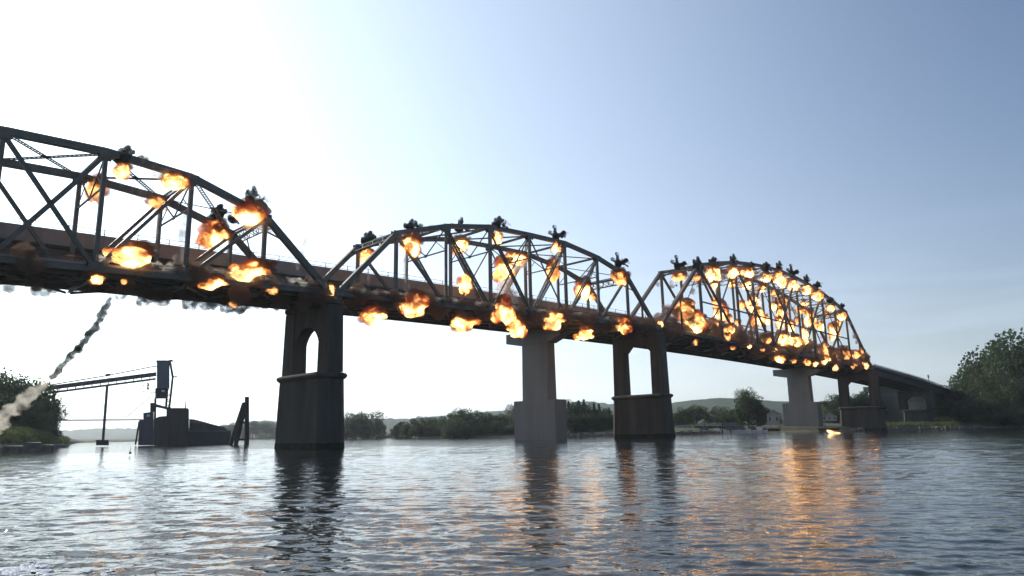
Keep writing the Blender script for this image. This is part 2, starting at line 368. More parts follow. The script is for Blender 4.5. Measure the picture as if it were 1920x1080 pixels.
hill('hill', 900, [(1100,800),(1200,775),(1265,755),(1300,750),(1340,746),(1400,747),(1450,752),(1500,755),(1560,752),(1640,745),(1700,742),(1800,728),(1900,722),(2300,715)], 260)

# ------------------------------------------------------------------ trees
def crown_mesh(seed, hgt, wid, nl, leaf, lobes, mt):
    g = np.random.default_rng(seed); pts = []
    C = []
    for k in range(lobes):
        f = g.uniform(.05, .95); ang = g.uniform(0, 6.283); rad = wid/2*math.sqrt(max(0, 1-((f-.42)/.62)**2))*g.uniform(.35, .85)
        C.append((rad*math.cos(ang), rad*math.sin(ang), hgt*f, g.uniform(.13, .25)*wid, g.uniform(.6, 1.2)))
    C.append((0, 0, hgt*.5, wid*.28, 1.2))
    W = np.array([c[4]*c[3]**2 for c in C]); W /= W.sum()
    idx = g.choice(len(C), nl, p=W); c = np.array(C)[idx]
    dr = g.normal(size=(nl, 3)); dr /= np.linalg.norm(dr, axis=1)[:, None]
    rr = c[:, 3]*np.clip(g.normal(.86, .17, nl), .2, 1.35)
    P = c[:, :3]+dr*rr[:, None]*np.array([1, 1, .85]); P[:, 2] = np.maximum(P[:, 2], hgt*.03)
    a_ = g.normal(size=(nl, 3)); a_ /= np.linalg.norm(a_, axis=1)[:, None]; b_ = np.cross(a_, g.normal(size=(nl, 3))); b_ /= np.linalg.norm(b_, axis=1)[:, None]
    sz = leaf*g.uniform(.5, 1.25, nl)[:, None]
    Vt = np.stack([P+a_*sz, P+b_*sz*.8, P-a_*sz, P-b_*sz*.8], 1).reshape(-1, 3)
    fc = np.arange(nl*4).reshape(-1, 4)
    me = bpy.data.meshes.new('crown'); me.from_pydata(Vt.tolist(), [], fc.tolist()); me.materials.append(mt)
    mb = MB(); mb.cyl((0,0,-.5), (0,0,hgt*.55), wid*.035, wid*.018)
    for cc in C[:7]: mb.cyl((0,0,hgt*.25), (cc[0]*.8, cc[1]*.8, cc[2]*.9), wid*.016, wid*.005, 5)
    return me, mb.mesh('trunk', M['bark'])
PT = [crown_mesh(1, 10, 9, 5200, .23, 22, LEAF[0]), crown_mesh(2, 10, 8, 5200, .22, 20, LEAF[1]), crown_mesh(3, 10, 12, 5600, .25, 26, LEAF[2]),
      crown_mesh(4, 10, 6.5, 4600, .2, 18, LEAF[0]), crown_mesh(5, 10, 11, 5600, .24, 30, LEAF[1])]
def conifer_mesh(seed):
    g = np.random.default_rng(seed); nl = 3600; f = g.uniform(0, 1, nl)**1.3; ang = g.uniform(0, 6.283, nl)
    tier = .8+.2*np.sin(f*38); rad = (1-f)*1.9*tier*np.sqrt(g.uniform(.2, 1, nl))
    P = np.stack([rad*np.cos(ang), rad*np.sin(ang), .6+f*9.4-rad*.25], 1)
    a_ = g.normal(size=(nl, 3))*.14; b_ = g.normal(size=(nl, 3))*.14
    Vt = np.stack([P+a_, P+b_, P-a_, P-b_], 1).reshape(-1, 3)
    me = bpy.data.meshes.new('crown'); me.from_pydata(Vt.tolist(), [], np.arange(nl*4).reshape(-1, 4).tolist()); me.materials.append(LEAF[0])
    mb = MB(); mb.cyl((0,0,-.5), (0,0,9), .16, .03); return me, mb.mesh('trunk', M['bark'])
PC = conifer_mesh(9)
def tree(x, ytop, D, kind, label, group, wide=1.0, name='tree', cat='tree'):
    top = at(x, ytop, D); g0 = gz(top.x, top.y); h = (top.z-g0)/10.1
    e = empty(name, (top.x, top.y, g0), label, cat, group)
    rz = rnd.uniform(0, 6.28); pr = PC if kind == 'c' else PT[kind]
    inst('crown', pr[0], e.location, e, (h*wide, h*wide, h), (0,0,rz)); inst('trunk', pr[1], e.location, e, (h*wide, h*wide, h), (0,0,rz))
    return e
# right bank: the tall dark cottonwoods
gR = 'big trees on the right bank'
for x, y, D, k, wd, lb in [(1838,668,292,1,1.0,'leftmost big tree on the right bank, leaning over the embankment'),
    (1872,640,300,0,1.0,'tallest dark green tree behind the right bank edge'),(1905,633,285,4,.9,'broad dark tree cut by the right edge of the frame'),
    (1960,625,280,0,1,'large tree just past the right frame edge'),(1858,700,272,2,.8,'lower olive tree in front of the tall right bank trees'),
    (1900,712,268,4,.8,'rounded tree near the water at far right'),(1815,700,300,4,.8,'medium tree where the right treeline steps down'),
    (2020,640,270,4,1,'dark tree outside right on the bank'),(1930,735,266,1,1,'small dark tree at the water below the right treeline')]:
    tree(x, y, D, k, lb, gR, wd)
gR2 = 'bushes along the right bank'
LB2 = ['dark bush below the bridge end on the right embankment','shadowed shrub at the foot of the right embankment','dense dark bush between bridge end and tall trees','low dark shrub at the water beneath the big trees','dark overhanging bush at the water line on the right','wide shrub under the broad right tree','low bush at the frame edge by the water','round dark bush on the embankment slope','topmost bush beside the bridge end']
for (x, y, D, wd), lb in zip([(1765,748,286,1.3),(1785,735,292,1.3),(1800,752,276,1.5),(1822,760,270,1.6),(1850,762,268,1.6),(1880,765,266,1.6),(1912,762,266,1.6),(1795,725,300,1.2),(1775,722,310,1.2)], LB2):
    tree(x, y, D, rnd.choice([0,2,4]), lb, gR2, wd, 'bush', 'bush')
for i, (x, y) in enumerate([(1838,778),(1862,776),(1890,778),(1915,776),(1815,782),(1945,775)]):
    tree(x, y, 264, [2,4,0][i % 3], 'low riverside thicket under the right trees, %s from the left' % ['second','third','fourth','fifth','first','sixth'][i], gR2, 1.9, 'bush', 'bush')
# middle shore
def band(lst, group, phr):
    for i, (x, y, D, k, wd) in enumerate(lst): tree(x, y, D, k, phr[i], group, wd)
band([(600,785,310,1,1.3),(668,777,306,4,1.1),(692,776,308,2,1.1),(712,786,306,1,.9),(650,790,302,0,1.2)], 'island trees right of the near pier',
 ['tree mostly hidden behind the near bridge pier','round tree just right of the near pier on the far shore','tallest tree of the clump right of the near pier','right end tree of the clump beside the near pier','low dark tree touching the near pier edge'])
band([(752,800,300,3,1.1),(748,790,262,3,.9),(768,786,250,1,1.2),(792,783,255,2,1.1),(812,784,250,4,1.1),(838,776,240,1,1.2),(865,769,238,4,1.1),(890,771,240,1,1.1),(915,770,235,0,1.1),(938,778,232,4,1.0),(930,790,228,2,1.2),(852,788,232,2,1.2),(880,790,230,1,1.3),(965,762,300,2,1.1),(990,760,300,1,1.2)], 'trees on the middle far shore',
 ['small bush-like tree left of the middle grove','thin dark tree at the left end of the middle grove','second tree of the middle grove from the left','grey green tree in the left half of the middle grove','low rounded tree at the notch of the middle grove','olive tree where the middle grove rises','tallest tree of the middle grove','broad tree right of the tallest in the middle grove','dark tree in the right half of the middle grove','right end tree of the middle grove','low front tree near the right end of the middle grove','low olive tree at the front of the middle grove','low tree in front of the tallest middle tree','tree on rising ground left of the tall pale pier','tree hidden behind the tall pale pier'])
for i in range(9):
    x = 1066+i*9.5; tree(x, 748+[4,0,3,1,5,8,9,14,16][i], 215+rnd.uniform(0, 12), 'c' if i % 3 != 1 else 0, 'dark pointed tree between pale pier and second old pier, %s from the left' % ['first','second','third','fourth','fifth','sixth','seventh','eighth','ninth'][i], 'dark pointed trees between the piers', .9 if i % 3 == 1 else 1.25)
for i in range(6):
    tree(1070+i*15, 775, 208, 0, 'low dark tree at the foot of the pointed row, %s from the left' % ['first','second','third','fourth','fifth','sixth'][i], 'low trees below the pointed row', 1.5)
band([(1280,763,225,0,1.2),(1305,762,232,4,1.1),(1330,770,240,1,1.2),(1352,764,245,2,1.1),(1378,768,240,1,1.1),(1398,733,236,4,.78),(1416,742,236,0,.8),(1388,758,230,1,.9),(1430,762,236,0,.9),(1270,772,220,1,1.2),(1365,778,232,4,1.2),(1455,775,262,2,1.0),(1550,752,275,1,1.1),(1572,742,280,4,1.0),(1592,738,282,0,1.0),(1612,735,285,1,1.0),(1628,742,285,4,1.0),(1530,765,290,2,1.2),(1560,768,270,2,1.1),(1480,770,280,1,1.2),(1505,768,285,0,1.1)], 'trees behind the marina',
 ['dark round tree right of the second old pier','dark tree second from the second old pier','mid green tree left of the marina grove centre','olive tree in the centre of the marina grove','green tree left of the tall marina tree','tallest tree behind the marina docks','right twin of the tall marina tree','lower tree in front of the tall marina tree','tree between the tall marina tree and the white house','low tree touching the second old pier','low wide tree behind the covered boat slips','small tree behind the white house','green tree right of the second pale pier','tree with ragged top left of the third old pier','tree seen through the third old pier','tallest tree seen through the third old pier','tree at the right column of the third old pier','distant olive tree by the second pale pier','low tree in front of the ragged one','tree hidden behind the second pale pier','tree behind the right edge of the second pale pier'])
for i in range(26):
    x = 742+i*9.3; tree(x, 801+rnd.uniform(-9, 4), shore(math.degrees(math.atan2(ray(x, 815).x, ray(x, 815).y)))+5, [0,2,4][i % 3], 'low bush at the water line of the middle shore, %s from the left' % ['first','second','third','fourth','fifth','sixth','seventh','eighth','ninth','tenth','eleventh','twelfth','thirteenth','fourteenth','fifteenth','sixteenth','seventeenth','eighteenth','nineteenth','twentieth','twenty-first','twenty-second','twenty-third','twenty-fourth','twenty-fifth','twenty-sixth'][i], 'low bushes along the middle shore', 1.7, 'bush', 'bush')
# far left: hazy shore trees
band([(405,800,620,1,1.4),(425,797,640,4,1.4),(450,794,640,2,1.3),(475,790,640,1,1.4),(500,792,650,4,1.5),(520,797,640,0,1.4),(540,795,640,1,1.4),(385,803,640,2,1.6),(355,806,660,1,1.8),(325,808,660,4,1.8)], 'hazy trees on the far left shore',
 ['hazy tree left of the leaning timber piles','hazy tree directly behind the timber piles','hazy tree just right of the timber piles','tallest hazy tree between timber piles and near pier','hazy tree left of the near pier','hazy tree touching the near pier on its left','hazy tree hidden behind the near pier','hazy low tree behind the barge','hazy low tree behind the tower base','hazy low tree left of the tower base'])
# left bank, behind the conveyor
band([(15,703,178,0,1.0),(-25,700,175,4,1.1),(50,716,182,4,1.0),(-70,695,175,1,1.1),(72,742,172,0,1.0),(92,752,176,4,.9),(60,752,166,1,1.1),(30,745,165,0,1.1),(-10,742,165,4,1.2),(100,770,172,0,.85),(80,776,165,2,1.0)], 'dark trees on the left bank',
 ['tall dark tree behind the conveyor at far left','dark tree cut by the left frame edge','dark tree just left of the smoke trail above the conveyor','dark tree outside the left edge','rounded tree below the conveyor on the left bank','right end tree of the left bank clump','dark tree under the conveyor behind the smoke trail','low dark tree behind the grassy left bank','low tree at the left frame edge','small drooping tree at the right tip of the left bank','low bush-like tree above the grassy point'])

# ------------------------------------------------------------------ the old truss bridge
P1, P3 = 7.771, 7.261
L2 = 64.02; G = 1.2; L3 = 14*P3+G; SC = L2+L3
def zb(s): return float(np.interp(s, [-60, 0, L2, SC], [14.78, 16.706, 18.447, 16.212]))
HU = 4.25
UPZ = Vector((0, 0, 1))
def plain(par, name, p, q, wd, h, side, mt='steel'):
    mb = MB(); mb.beam(p, q, wd, h, side); return mb.build(name, M[mt], par)
def laced(par, name, p, q, gap, dep, side, step=None, bar=.07, mt='steel', single=False):
    """two flanges 'gap' apart along 'side', joined by lacing bars"""
    p, q = Vector(p), Vector(q); t = (q-p).normalized(); sv = Vector(side); sv = (sv-t*sv.dot(t)).normalized(); n = t.cross(sv)
    mb = MB()
    fl = min(.12, gap*.22)
    for k in (-1, 1): mb.beam(p+sv*k*(gap/2), q+sv*k*(gap/2), fl, dep, sv)
    o = mb.build(name, M[mt], par)
    Ln = (q-p).length; step = step or gap*1.15; k = max(2, int(Ln/step)); lb = MB()
    for f in ((-1, 1) if dep > .25 else (0,)):
        off = n*(f*(dep/2-.02))
        for i in range(k):
            a_, b_ = p+t*(Ln*i/k), p+t*(Ln*(i+1)/k); sg = 1 if i % 2 else -1
            lb.beam(a_-sv*sg*gap/2+off, b_+sv*sg*gap/2+off, bar, .025, sv)
            if not single and f >= 0: lb.beam(a_+sv*sg*gap/2+off*.9, b_-sv*sg*gap/2+off*.9, bar, .025, sv)
    lb.build('lacing', M[mt], o, kind='stuff')
    return o
def truss(label, s0, p, H, diags, lace, chord=.62):
    n = len(H)-1; e = empty('truss_span', B(s0+n*p/2, 0, zb(s0+n*p/2)-.9), label, 'bridge truss', 'steel truss spans of the old bridge')
    Lj = lambda i, u: B(s0+i*p, u, zb(s0+i*p)); Uj = lambda i, u: B(s0+i*p, u, zb(s0+i*p)+H[i])
    def plate(c, wd, h, u):
        mb = MB()
        for k in (-1, 1): mb.box(c+NV*k*.31, (wd, .03, h), ax=(DV, NV, UPZ))
        mb.build('gusset_plate', M['steel'], e)
    top = [i for i in range(n+1) if H[i] > 0]
    post = 2 if n > 10 else 1
    for u in (-HU, HU):
        for i in range(n):
            plain(e, 'bottom_chord', Lj(i, u)+DV*.002, Lj(i+1, u)-DV*.002, .42, .46, NV, 'steel')
        plain(e, 'end_post', Lj(0, u)+UPZ*.15, Uj(post, u), .56, chord, NV); plain(e, 'end_post', Lj(n, u)+UPZ*.15, Uj(n-post, u), .56, chord, NV)
        for i in range(post, n-post): plain(e, 'top_chord', Uj(i, u), Uj(i+1, u), .58, chord, NV)
        for i in range(1, n):
            if i < post or i > n-post:
                f = (i if i < post else n-i)/post; laced(e, 'hanger', Lj(i, u), B(s0+i*p, u, zb(s0+i*p)+H[post]*f-.3), .34, .2, DV); continue
            if lace(i): laced(e, 'vertical', Lj(i, u), Uj(i, u)-UPZ*.3, .44 if i != n//2 else .6, .34, DV if n > 10 else NV+DV*.6)
            else: plain(e, 'vertical', Lj(i, u), Uj(i, u)-UPZ*.3, .40, .36, NV)
            plate(Uj(i, u)-UPZ*.25, 1.15, .95, u); 
        for i in range(0, n+1): plate(Lj(i, u)+UPZ*.15, 1.2, .85, u)
        for (a_, b_, kd) in diags:
            A_, B_ = Uj(a_, u)-UPZ*.3, Lj(b_, u)
            if kd == 'l': laced(e, 'diagonal', A_, B_, .40, .3, NV.cross((B_-A_).normalized()))
            elif kd == 's': plain(e, 'diagonal', A_, B_, .34, .34, NV)
            else: plain(e, 'counter_brace', A_, B_, .16, .16, NV)
    for i in range(post, n-post+1):             # top struts with sway frames
        a_, b_ = Uj(i, -HU)-UPZ*.1, Uj(i, HU)-UPZ*.1
        laced(e, 'top_strut', a_+NV*.3, b_-NV*.3, .42, .2, UPZ if i in (post, n-post) else DV)
        if i not in (post, n-post):
            dz = min(3.4, H[i]*.3); c = (a_+b_)/2-UPZ*dz
            plain(e, 'sway_strut', a_-UPZ*dz+NV*.2, b_-UPZ*dz-NV*.2, .13, .16, DV)
            plain(e, 'sway_brace', a_+NV*.25-UPZ*.25, c, .12, .12, DV); plain(e, 'sway_brace', b_-NV*.25-UPZ*.25, c, .12, .12, DV)
            mb = MB(); mb.box(c+UPZ*.02, (.05, .5, .42), ax=(DV, NV, UPZ)); mb.build('gusset_plate', M['steel'], e)
            plain(e, 'sway_brace', (a_*.5+c*.5), a_-UPZ*dz*.95+NV*.2, .08, .08, DV); plain(e, 'sway_brace', (b_*.5+c*.5), b_-UPZ*dz*.95-NV*.2, .08, .08, DV)
        if i < n-post:                           # X laterals between the top chords, laced
            a2, b2 = Uj(i+1, -HU)-UPZ*.1, Uj(i+1, HU)-UPZ*.1
            laced(e, 'top_lateral', a_+NV*.3+DV*.3, b2-NV*.3-DV*.3, .34, .1, DV, .42, .06); laced(e, 'top_lateral', b_-NV*.3+DV*.3, a2+NV*.3-DV*.3-UPZ*.12, .34, .1, DV, .42, .06)
            mb = MB(); mb.box((a_+b_+a2+b2)/4, (.7, .6, .05), ax=(DV, NV, UPZ)); mb.build('gusset_plate', M['steel'], e)
    for i0, i1 in ((0, post), (n, n-post)):      # portals in the plane of the end posts
        tn = (Uj(i1, -HU)-Lj(i0, -HU)).normalized(); d_ = 1.5
        laced(e, 'portal', Uj(i1, -HU)-tn*.75+NV*.3, Uj(i1, HU)-tn*.75-NV*.3, 1.2, .3, tn, 1.0, .12)
        for sg in (-1, 1):
            c = Uj(i1, sg*HU)-tn*3.1-NV*sg*.3; plain(e, 'portal_knee', c, Uj(i1, sg*HU)-tn*1.4-NV*sg*2.0, .14, .16, DV)
    if n > 10:
        for u in (-HU, HU):
            for i in range(2, n-2):
                z_ = lambda j: B(s0+j*p, u, zb(s0+j*p)+min(H[j], 13.5)*.5)
                plain(e, 'middle_strut', z_(i), z_(i+1), .2, .26, NV)
            for a_, b_ in ((2,4),(4,6),(12,10),(10,8)):
                mid = (Uj(a_, u)+Lj(b_, u))/2; plain(e, 'sub_strut', mid, Lj(a_, u), .2, .22, NV); plain(e, 'sub_strut', mid, Uj(b_, u)-UPZ*.3, .14, .14, NV)
    # floor: beams, stringers, slab, kerb and railing
    for i in range(n+1):
        q0, q1 = Lj(i, -HU), Lj(i, HU)
        mb = MB(); c = (q0+q1)/2-UPZ*.32
        mb.box(c, (.05, 2*HU-.44, 1.05), ax=(DV, NV, UPZ))
        for k in (-.54, .54): mb.box(c+UPZ*k, (.34, 2*HU-.44, .04), ax=(DV, NV, UPZ))
        mb.build('floor_beam', M['steel_dark'], e)
        if i < n:
            q2, q3 = Lj(i+1, -HU), Lj(i+1, HU)
            for A_, B_ in ((q0, q3), (q1, q2)): plain(e, 'bottom_lateral', A_-UPZ*.86+DV*.2, B_-UPZ*.86-DV*.2, .22, .12, UPZ, 'steel_dark')
            for u in (-3.2, -1.6, 0, 1.6, 3.2):
                mb = MB(); x0, x1 = B(s0+i*p+.03, u, zb(s0+i*p)-.16), B(s0+(i+1)*p-.03, u, zb(s0+(i+1)*p)-.16)
                mb.beam(x0, x1, .06, .6, NV); mb.beam(x0-UPZ*.31, x1-UPZ*.31, .24, .03, NV); mb.build('stringer', M['steel_dark'], e)
    mb = MB(); ss = [s0+i*p for i in range(n+1)]
    for i in range(n):
        x0, x1 = ss[i], ss[i+1]
        mb.hexa([B(x0,-3.9,zb(x0)+.18), B(x1,-3.9,zb(x1)+.18), B(x1,3.9,zb(x1)+.18), B(x0,3.9,zb(x0)+.18), B(x0,-3.9,zb(x0)+.4), B(x1,-3.9,zb(x1)+.4), B(x1,3.9,zb(x1)+.4), B(x0,3.9,zb(x0)+.4)])
    mb.build('deck_slab', M['concrete_old'], e)
    for u in (-3.75, 3.75):
        k = MB(); k.beam(B(ss[0], u, zb(ss[0])+.52), B(ss[-1], u, zb(ss[-1])+.52), .25, .24, NV); k.build('kerb', M['parapet'], e)
        k = MB()
        for h_ in (.95, 1.3): k.beam(B(ss[0], u, zb(ss[0])+h_), B(ss[-1], u, zb(ss[-1])+h_), .06, .12, NV)
        nn = int((ss[-1]-ss[0])/2.4)
        for j in range(nn+1):
            s_ = ss[0]+(ss[-1]-ss[0])*j/nn; k.box(B(s_, u+.06, zb(s_)+1.0), (.08, .06, .76), ax=(DV, NV, UPZ))
        k.build('guard_rail', M['steel_dark'], e, kind='stuff')
    for i0 in (0, n):
        for u in (-HU, HU):
            c = Lj(i0, u)-UPZ*.62; mb = MB(); mb.box(c, (.7, .8, .5), ax=(DV, NV, UPZ)); mb.build('bearing', M['steel_dark'], e)
    return e
truss('nearest truss span at the left, cut by the left frame edge, hung with fireballs', -G/2-7*P1, P1, [0, 7.51, 10.2, 11.03, 11.03, 10.2, 7.51, 0],
      [(1,2,'s'),(2,3,'s'),(3,4,'s'),(4,3,'s'),(5,4,'s'),(6,5,'s')], lambda i: False, .66)
truss('middle polygonal truss span between the arched pier and the second old pier', G/2, (L2-G)/8, [0, 8.34, 10.52, 11.72, 11.81, 11.72, 10.52, 8.34, 0],
      [(1,2,'s'),(2,3,'l'),(3,4,'l'),(5,4,'l'),(6,5,'l'),(7,6,'s'),(4,3,'c'),(4,5,'c')], lambda i: i in (2,4,6), .58)
truss('farthest and tallest truss span, humped, covered in small fireballs', L2+G/2, P3, [0, 6.8, 13.93, 15.6, 17.0, 17.9, 18.5, 18.75, 18.5, 17.9, 17.0, 15.6, 13.93, 6.8, 0],
      [(2,4,'l'),(4,6,'l'),(6,8,'l'),(8,6,'l'),(10,8,'l'),(12,10,'l')], lambda i: i not in (3,5), .62)

# ------------------------------------------------------------------ old piers
def loftbox(mb, lv, t_lv, s, zs):            # rectangular plan with chamfered noses; lv: half length at each z, t_lv: half width
    vs = []; 
    for hl, ht, z in zip(lv, t_lv, zs):
        for du, dd in ((-hl, -ht*.45), (-hl+ht*.55, -ht), (hl-ht*.55, -ht), (hl, -ht*.45), (hl, ht*.45), (hl-ht*.55, ht), (-hl+ht*.55, ht), (-hl, ht*.45)):
            vs.append(B(s+dd, du, z))
    k = len(zs); fs = [tuple(range(7, -1, -1)), tuple(range(8*(k-1), 8*k))]
    for j in range(k-1):
        for q in range(8): fs.append((8*j+q, 8*j+(q+1) % 8, 8*j+8+(q+1) % 8, 8*j+8+q))
    mb.add(vs, fs)
def old_pier(s, zt, zbase, label, arch, L=5.5, T=1.35):
    e = empty('old_pier', B(s, 0, WZ-1.5), label, 'bridge pier', 'dark concrete piers of the old bridge')
    mb = MB(); loftbox(mb, [L+.15, L, L-.35], [T+.12, T, T-.12], s, [WZ-1.5, WZ, zbase-.75]); mb.build('pier_base', M['concrete_old'], e)
    mb = MB(); loftbox(mb, [L+.06, L+.02, L-.02], [T+.045, T+.02, T-.01], s, [WZ-1.4, WZ+.25, WZ+.62]); mb.build('tide_band', M['algae'], e)
    mb = MB(); loftbox(mb, [L-.3, L-.05, L+.05, L-.1, L-.6], [T-.08, T+.15, T+.22, T+.1, T-.2], s, [zbase-.748, zbase-.55, zbase-.3, zbase-.1, zbase]); mb.build('base_collar', M['concrete_old'], e)
    g = 2.88; a_ = 2.25; bw = 1.9 if arch else 1.4
    for k in (-1, 1):
        mb = MB(); c = k*(g+a_/2)
        t0, t1 = .92, .8
        P_ = [B(s-t0, c-a_/2-(.12 if k < 0 else 0), zbase), B(s+t0, c-a_/2-(.12 if k < 0 else 0), zbase), B(s+t0, c+a_/2+(.12 if k > 0 else 0), zbase), B(s-t0, c+a_/2+(.12 if k > 0 else 0), zbase),
              B(s-t1, c-a_/2, zt), B(s+t1, c-a_/2, zt), B(s+t1, c+a_/2, zt), B(s-t1, c+a_/2, zt)]
        mb.hexa(P_); mb.build('column', M['concrete_old'], e)
    poly = []
    if arch:
        zs = zt-5.0
        for i in range(17):
            th = math.pi*i/16; poly.append((-g*math.cos(th), zs+g*1.02*math.sin(th)))
    else:
        zs = zt-bw; poly = [(-g, zs-1.2), (-g+1.2, zs), (g-1.2, zs), (g, zs-1.2)]
    poly += [(g, zt-.01), (-g, zt-.01)]
    mb = MB(); mb.prism([B(s-.74, u, z) for u, z in poly], DV*1.48); mb.build('arched_crossbeam' if arch else 'crossbeam', M['concrete_old'], e)
    mb = MB(); loftbox(mb, [5.2, 5.35, 5.35], [1.0, 1.15, 1.15], s, [zt+.002, zt+.12, zt+.55]); mb.build('pier_cap', M['concrete_old'], e)
    return e
old_pier(0, 15.3, 7.9, 'nearest old pier, dark, with a tall arched opening between two columns', True, 5.6, 1.7)
old_pier(L2, 17.0, 7.05, 'second old pier, dark, rectangular opening, rounded broken collar', False, 6.0, 1.5)
old_pier(SC, 14.75, 6.2, 'third old pier near the right bank, dark base with two columns', False, 5.9, 1.4)
old_pier(-G-7*P1, 13.6, 7.5, 'old pier beyond the left frame edge', True)
old_pier(216, 11.3, 5.8, 'last old pier standing on the right shore beneath the approach', False, 4.6, 1.1)
# approach spans of the old bridge
def za(s): return float(np.interp(s, [SC, 190, 210, 222, 245, 275], [16.9, 15.7, 14.6, 13.6, 12.2, 10.6]))
def approach():
    e = empty('approach_span', B(200, 0, 10), 'old bridge approach of dark girders sloping down to the right bank', 'bridge')
    seg = [SC+.7, 178, 190, 203, 215.5, 228, 245, 272]
    for u in (-3.9, -1.3, 1.3, 3.9):
        for a_, b_ in zip(seg[:-1], seg[1:]):
            mb = MB(); mb.beam(B(a_, u, za(a_)-1.35), B(b_, u, za(b_)-1.35), .12, 1.7, NV); mb.beam(B(a_, u, za(a_)-2.22), B(b_, u, za(b_)-2.22), .45, .05, NV); mb.build('girder', M['steel_dark'], e)
    for a_, b_ in zip(seg[:-1], seg[1:]):
        mb = MB(); mb.beam(B(a_, 0, za(a_)-.37), B(b_, 0, za(b_)-.37), 9.4, .24, NV); mb.build('deck_slab', M['concrete_old'], e)
        for u in (-4.5, 4.5):
            mb = MB(); mb.beam(B(a_, u, za(a_)+.55), B(b_, u, za(b_)+.55), .12, .14, NV); mb.beam(B(a_, u, za(a_)+.15), B(b_, u, za(b_)+.15), .08, .1, NV)
            for j in range(6):
                s_ = a_+(b_-a_)*j/6; mb.box(B(s_, u, za(s_)+.15), (.14, .1, .85), ax=(DV, NV, UPZ))
            mb.build('guard_rail', M['steel'], e)
approach()
e = empty('road_sign', B(214, -4.9, za(214)), 'small dark sign on a post standing up from the bridge rail at right', 'sign')
mb = MB(); mb.cyl(B(214, -4.9, za(214)-.4), B(214, -4.9, za(214)+1.6), .09); mb.build('post', M['steel_dark'], e)
mb = MB(); mb.prism([B(214, -4.9, za(214)+1.75)+DV*(.75*math.cos(k*math.pi/4+.39))+UPZ*(.62*math.sin(k*math.pi/4+.39)) for k in range(8)], NV*.06); mb.build('sign_plate', M['steel_dark'], e)

# ------------------------------------------------------------------ the new girder bridge behind
def zn(s): return 23.55-.000150*(s-62)**2 - (0 if s < 250 else (s-250)*.02)
def new_bridge():
    e = empty('girder_bridge', B(60, 14.5, 18), 'new girder bridge with reddish brown edge and thin pipe rail running behind the trusses', 'bridge')
    ss = list(range(-130, 340, 10))
    for u in (10.4, 13.2, 16, 18.8):
        for k in range(0, len(ss)-1, 2):
            mb = MB()
            for a_, b_ in ((ss[k], ss[k+1]), (ss[k+1], min(ss[k+1]+10, 330))):
                mb.beam(B(a_, u, zn(a_)-3.05), B(b_, u, zn(b_)-3.05), .05, 2.7, NV); mb.beam(B(a_, u, zn(a_)-4.42), B(b_, u, zn(b_)-4.42), .6, .05, NV)
                if u < 11:
                    for j in range(3): s_ = a_+j*3.33+1; mb.box(B(s_, u-.16, zn(s_)-3.05), (.03, .26, 2.6), ax=(DV, NV, UPZ))
            mb.build('girder', M['rust'], e)
    for a_, b_ in zip(ss[:-1], ss[1:]):
        mb = MB(); mb.beam(B(a_, 14.6, zn(a_)-1.5), B(b_, 14.6, zn(b_)-1.5), 11.2, .3, NV); mb.build('deck_slab', M['concrete_new'], e)
        for u in (9.2, 20.0):
            mb = MB(); mb.beam(B(a_, u, zn(a_)-.68), B(b_-.03, u, zn(b_)-.68), .38, 1.33, NV); mb.build('parapet', M['parapet'], e)
            mb = MB()
            for h_ in (.16, .62): mb.beam(B(a_, u, zn(a_)+h_), B(b_, u, zn(b_)+h_), .05, .05, NV)
            mb.build('pipe_rail', M['steel'], e)
            for j in (0, 3.33, 6.66):
                s_ = a_+j; mb = MB(); mb.box(B(s_, u, zn(s_)+.32), (.07, .07, .7), ax=(DV, NV, UPZ)); mb.build('rail_post', M['steel'], e)
new_bridge()
def new_pier(s, zbase, label, L=5.0, stemL=3.1, capz=None):
    e = empty('new_pier', B(s, 14.5, WZ-1.5), label, 'bridge pier', 'pale concrete piers of the new bridge')
    zt = zn(s)-4.5; mb = MB()
    mb.box(B(s, 14.5, (WZ-1.5+zbase)/2), (3.0, 2*L, zbase-WZ+1.5), ax=(DV, NV, UPZ)); mb.build('pier_base', M['concrete_new'], e)
    mb = MB(); cz = zt-1.9
    P_ = [B(s+dd, 14.5+du, z) for z, l_, t_ in ((zbase+.002, stemL, 1.15), (cz-.4, stemL, 1.0)) for dd, du in ((-t_, -l_), (t_, -l_), (t_, l_), (-t_, l_))]
    mb.hexa(P_); mb.build('stem', M['concrete_new'], e)
    mb = MB(); zc = cz-.4
    poly = [(-7.1, zt), (7.1, zt), (7.1, zt-1.75), (stemL+.3, zc-.15), (stemL+.3, zc), (-stemL-.3, zc), (-stemL-.3, zc-.15), (-7.1, zt-1.1)]
    mb.prism([B(s-1.15, 14.5+u, z) for u, z in poly], DV*2.3); mb.build('hammerhead_cap', M['concrete_new'], e)
new_pier(53.3, 6.55, 'tall pale hammerhead pier between the two nearer old piers')
new_pier(162.5, 7.7, 'pale hammerhead pier just left of the third old pier')
new_pier(233, 11.0, 'pale wall-like pier on the right shore behind the third old pier', 5.2, 4.6)
new_pier(268, 9.5, 'farthest pale pier under the end of the bridge by the bank', 4.6, 4.2)
new_pier(-58, 7.0, 'pale hammerhead pier beyond the left frame edge')

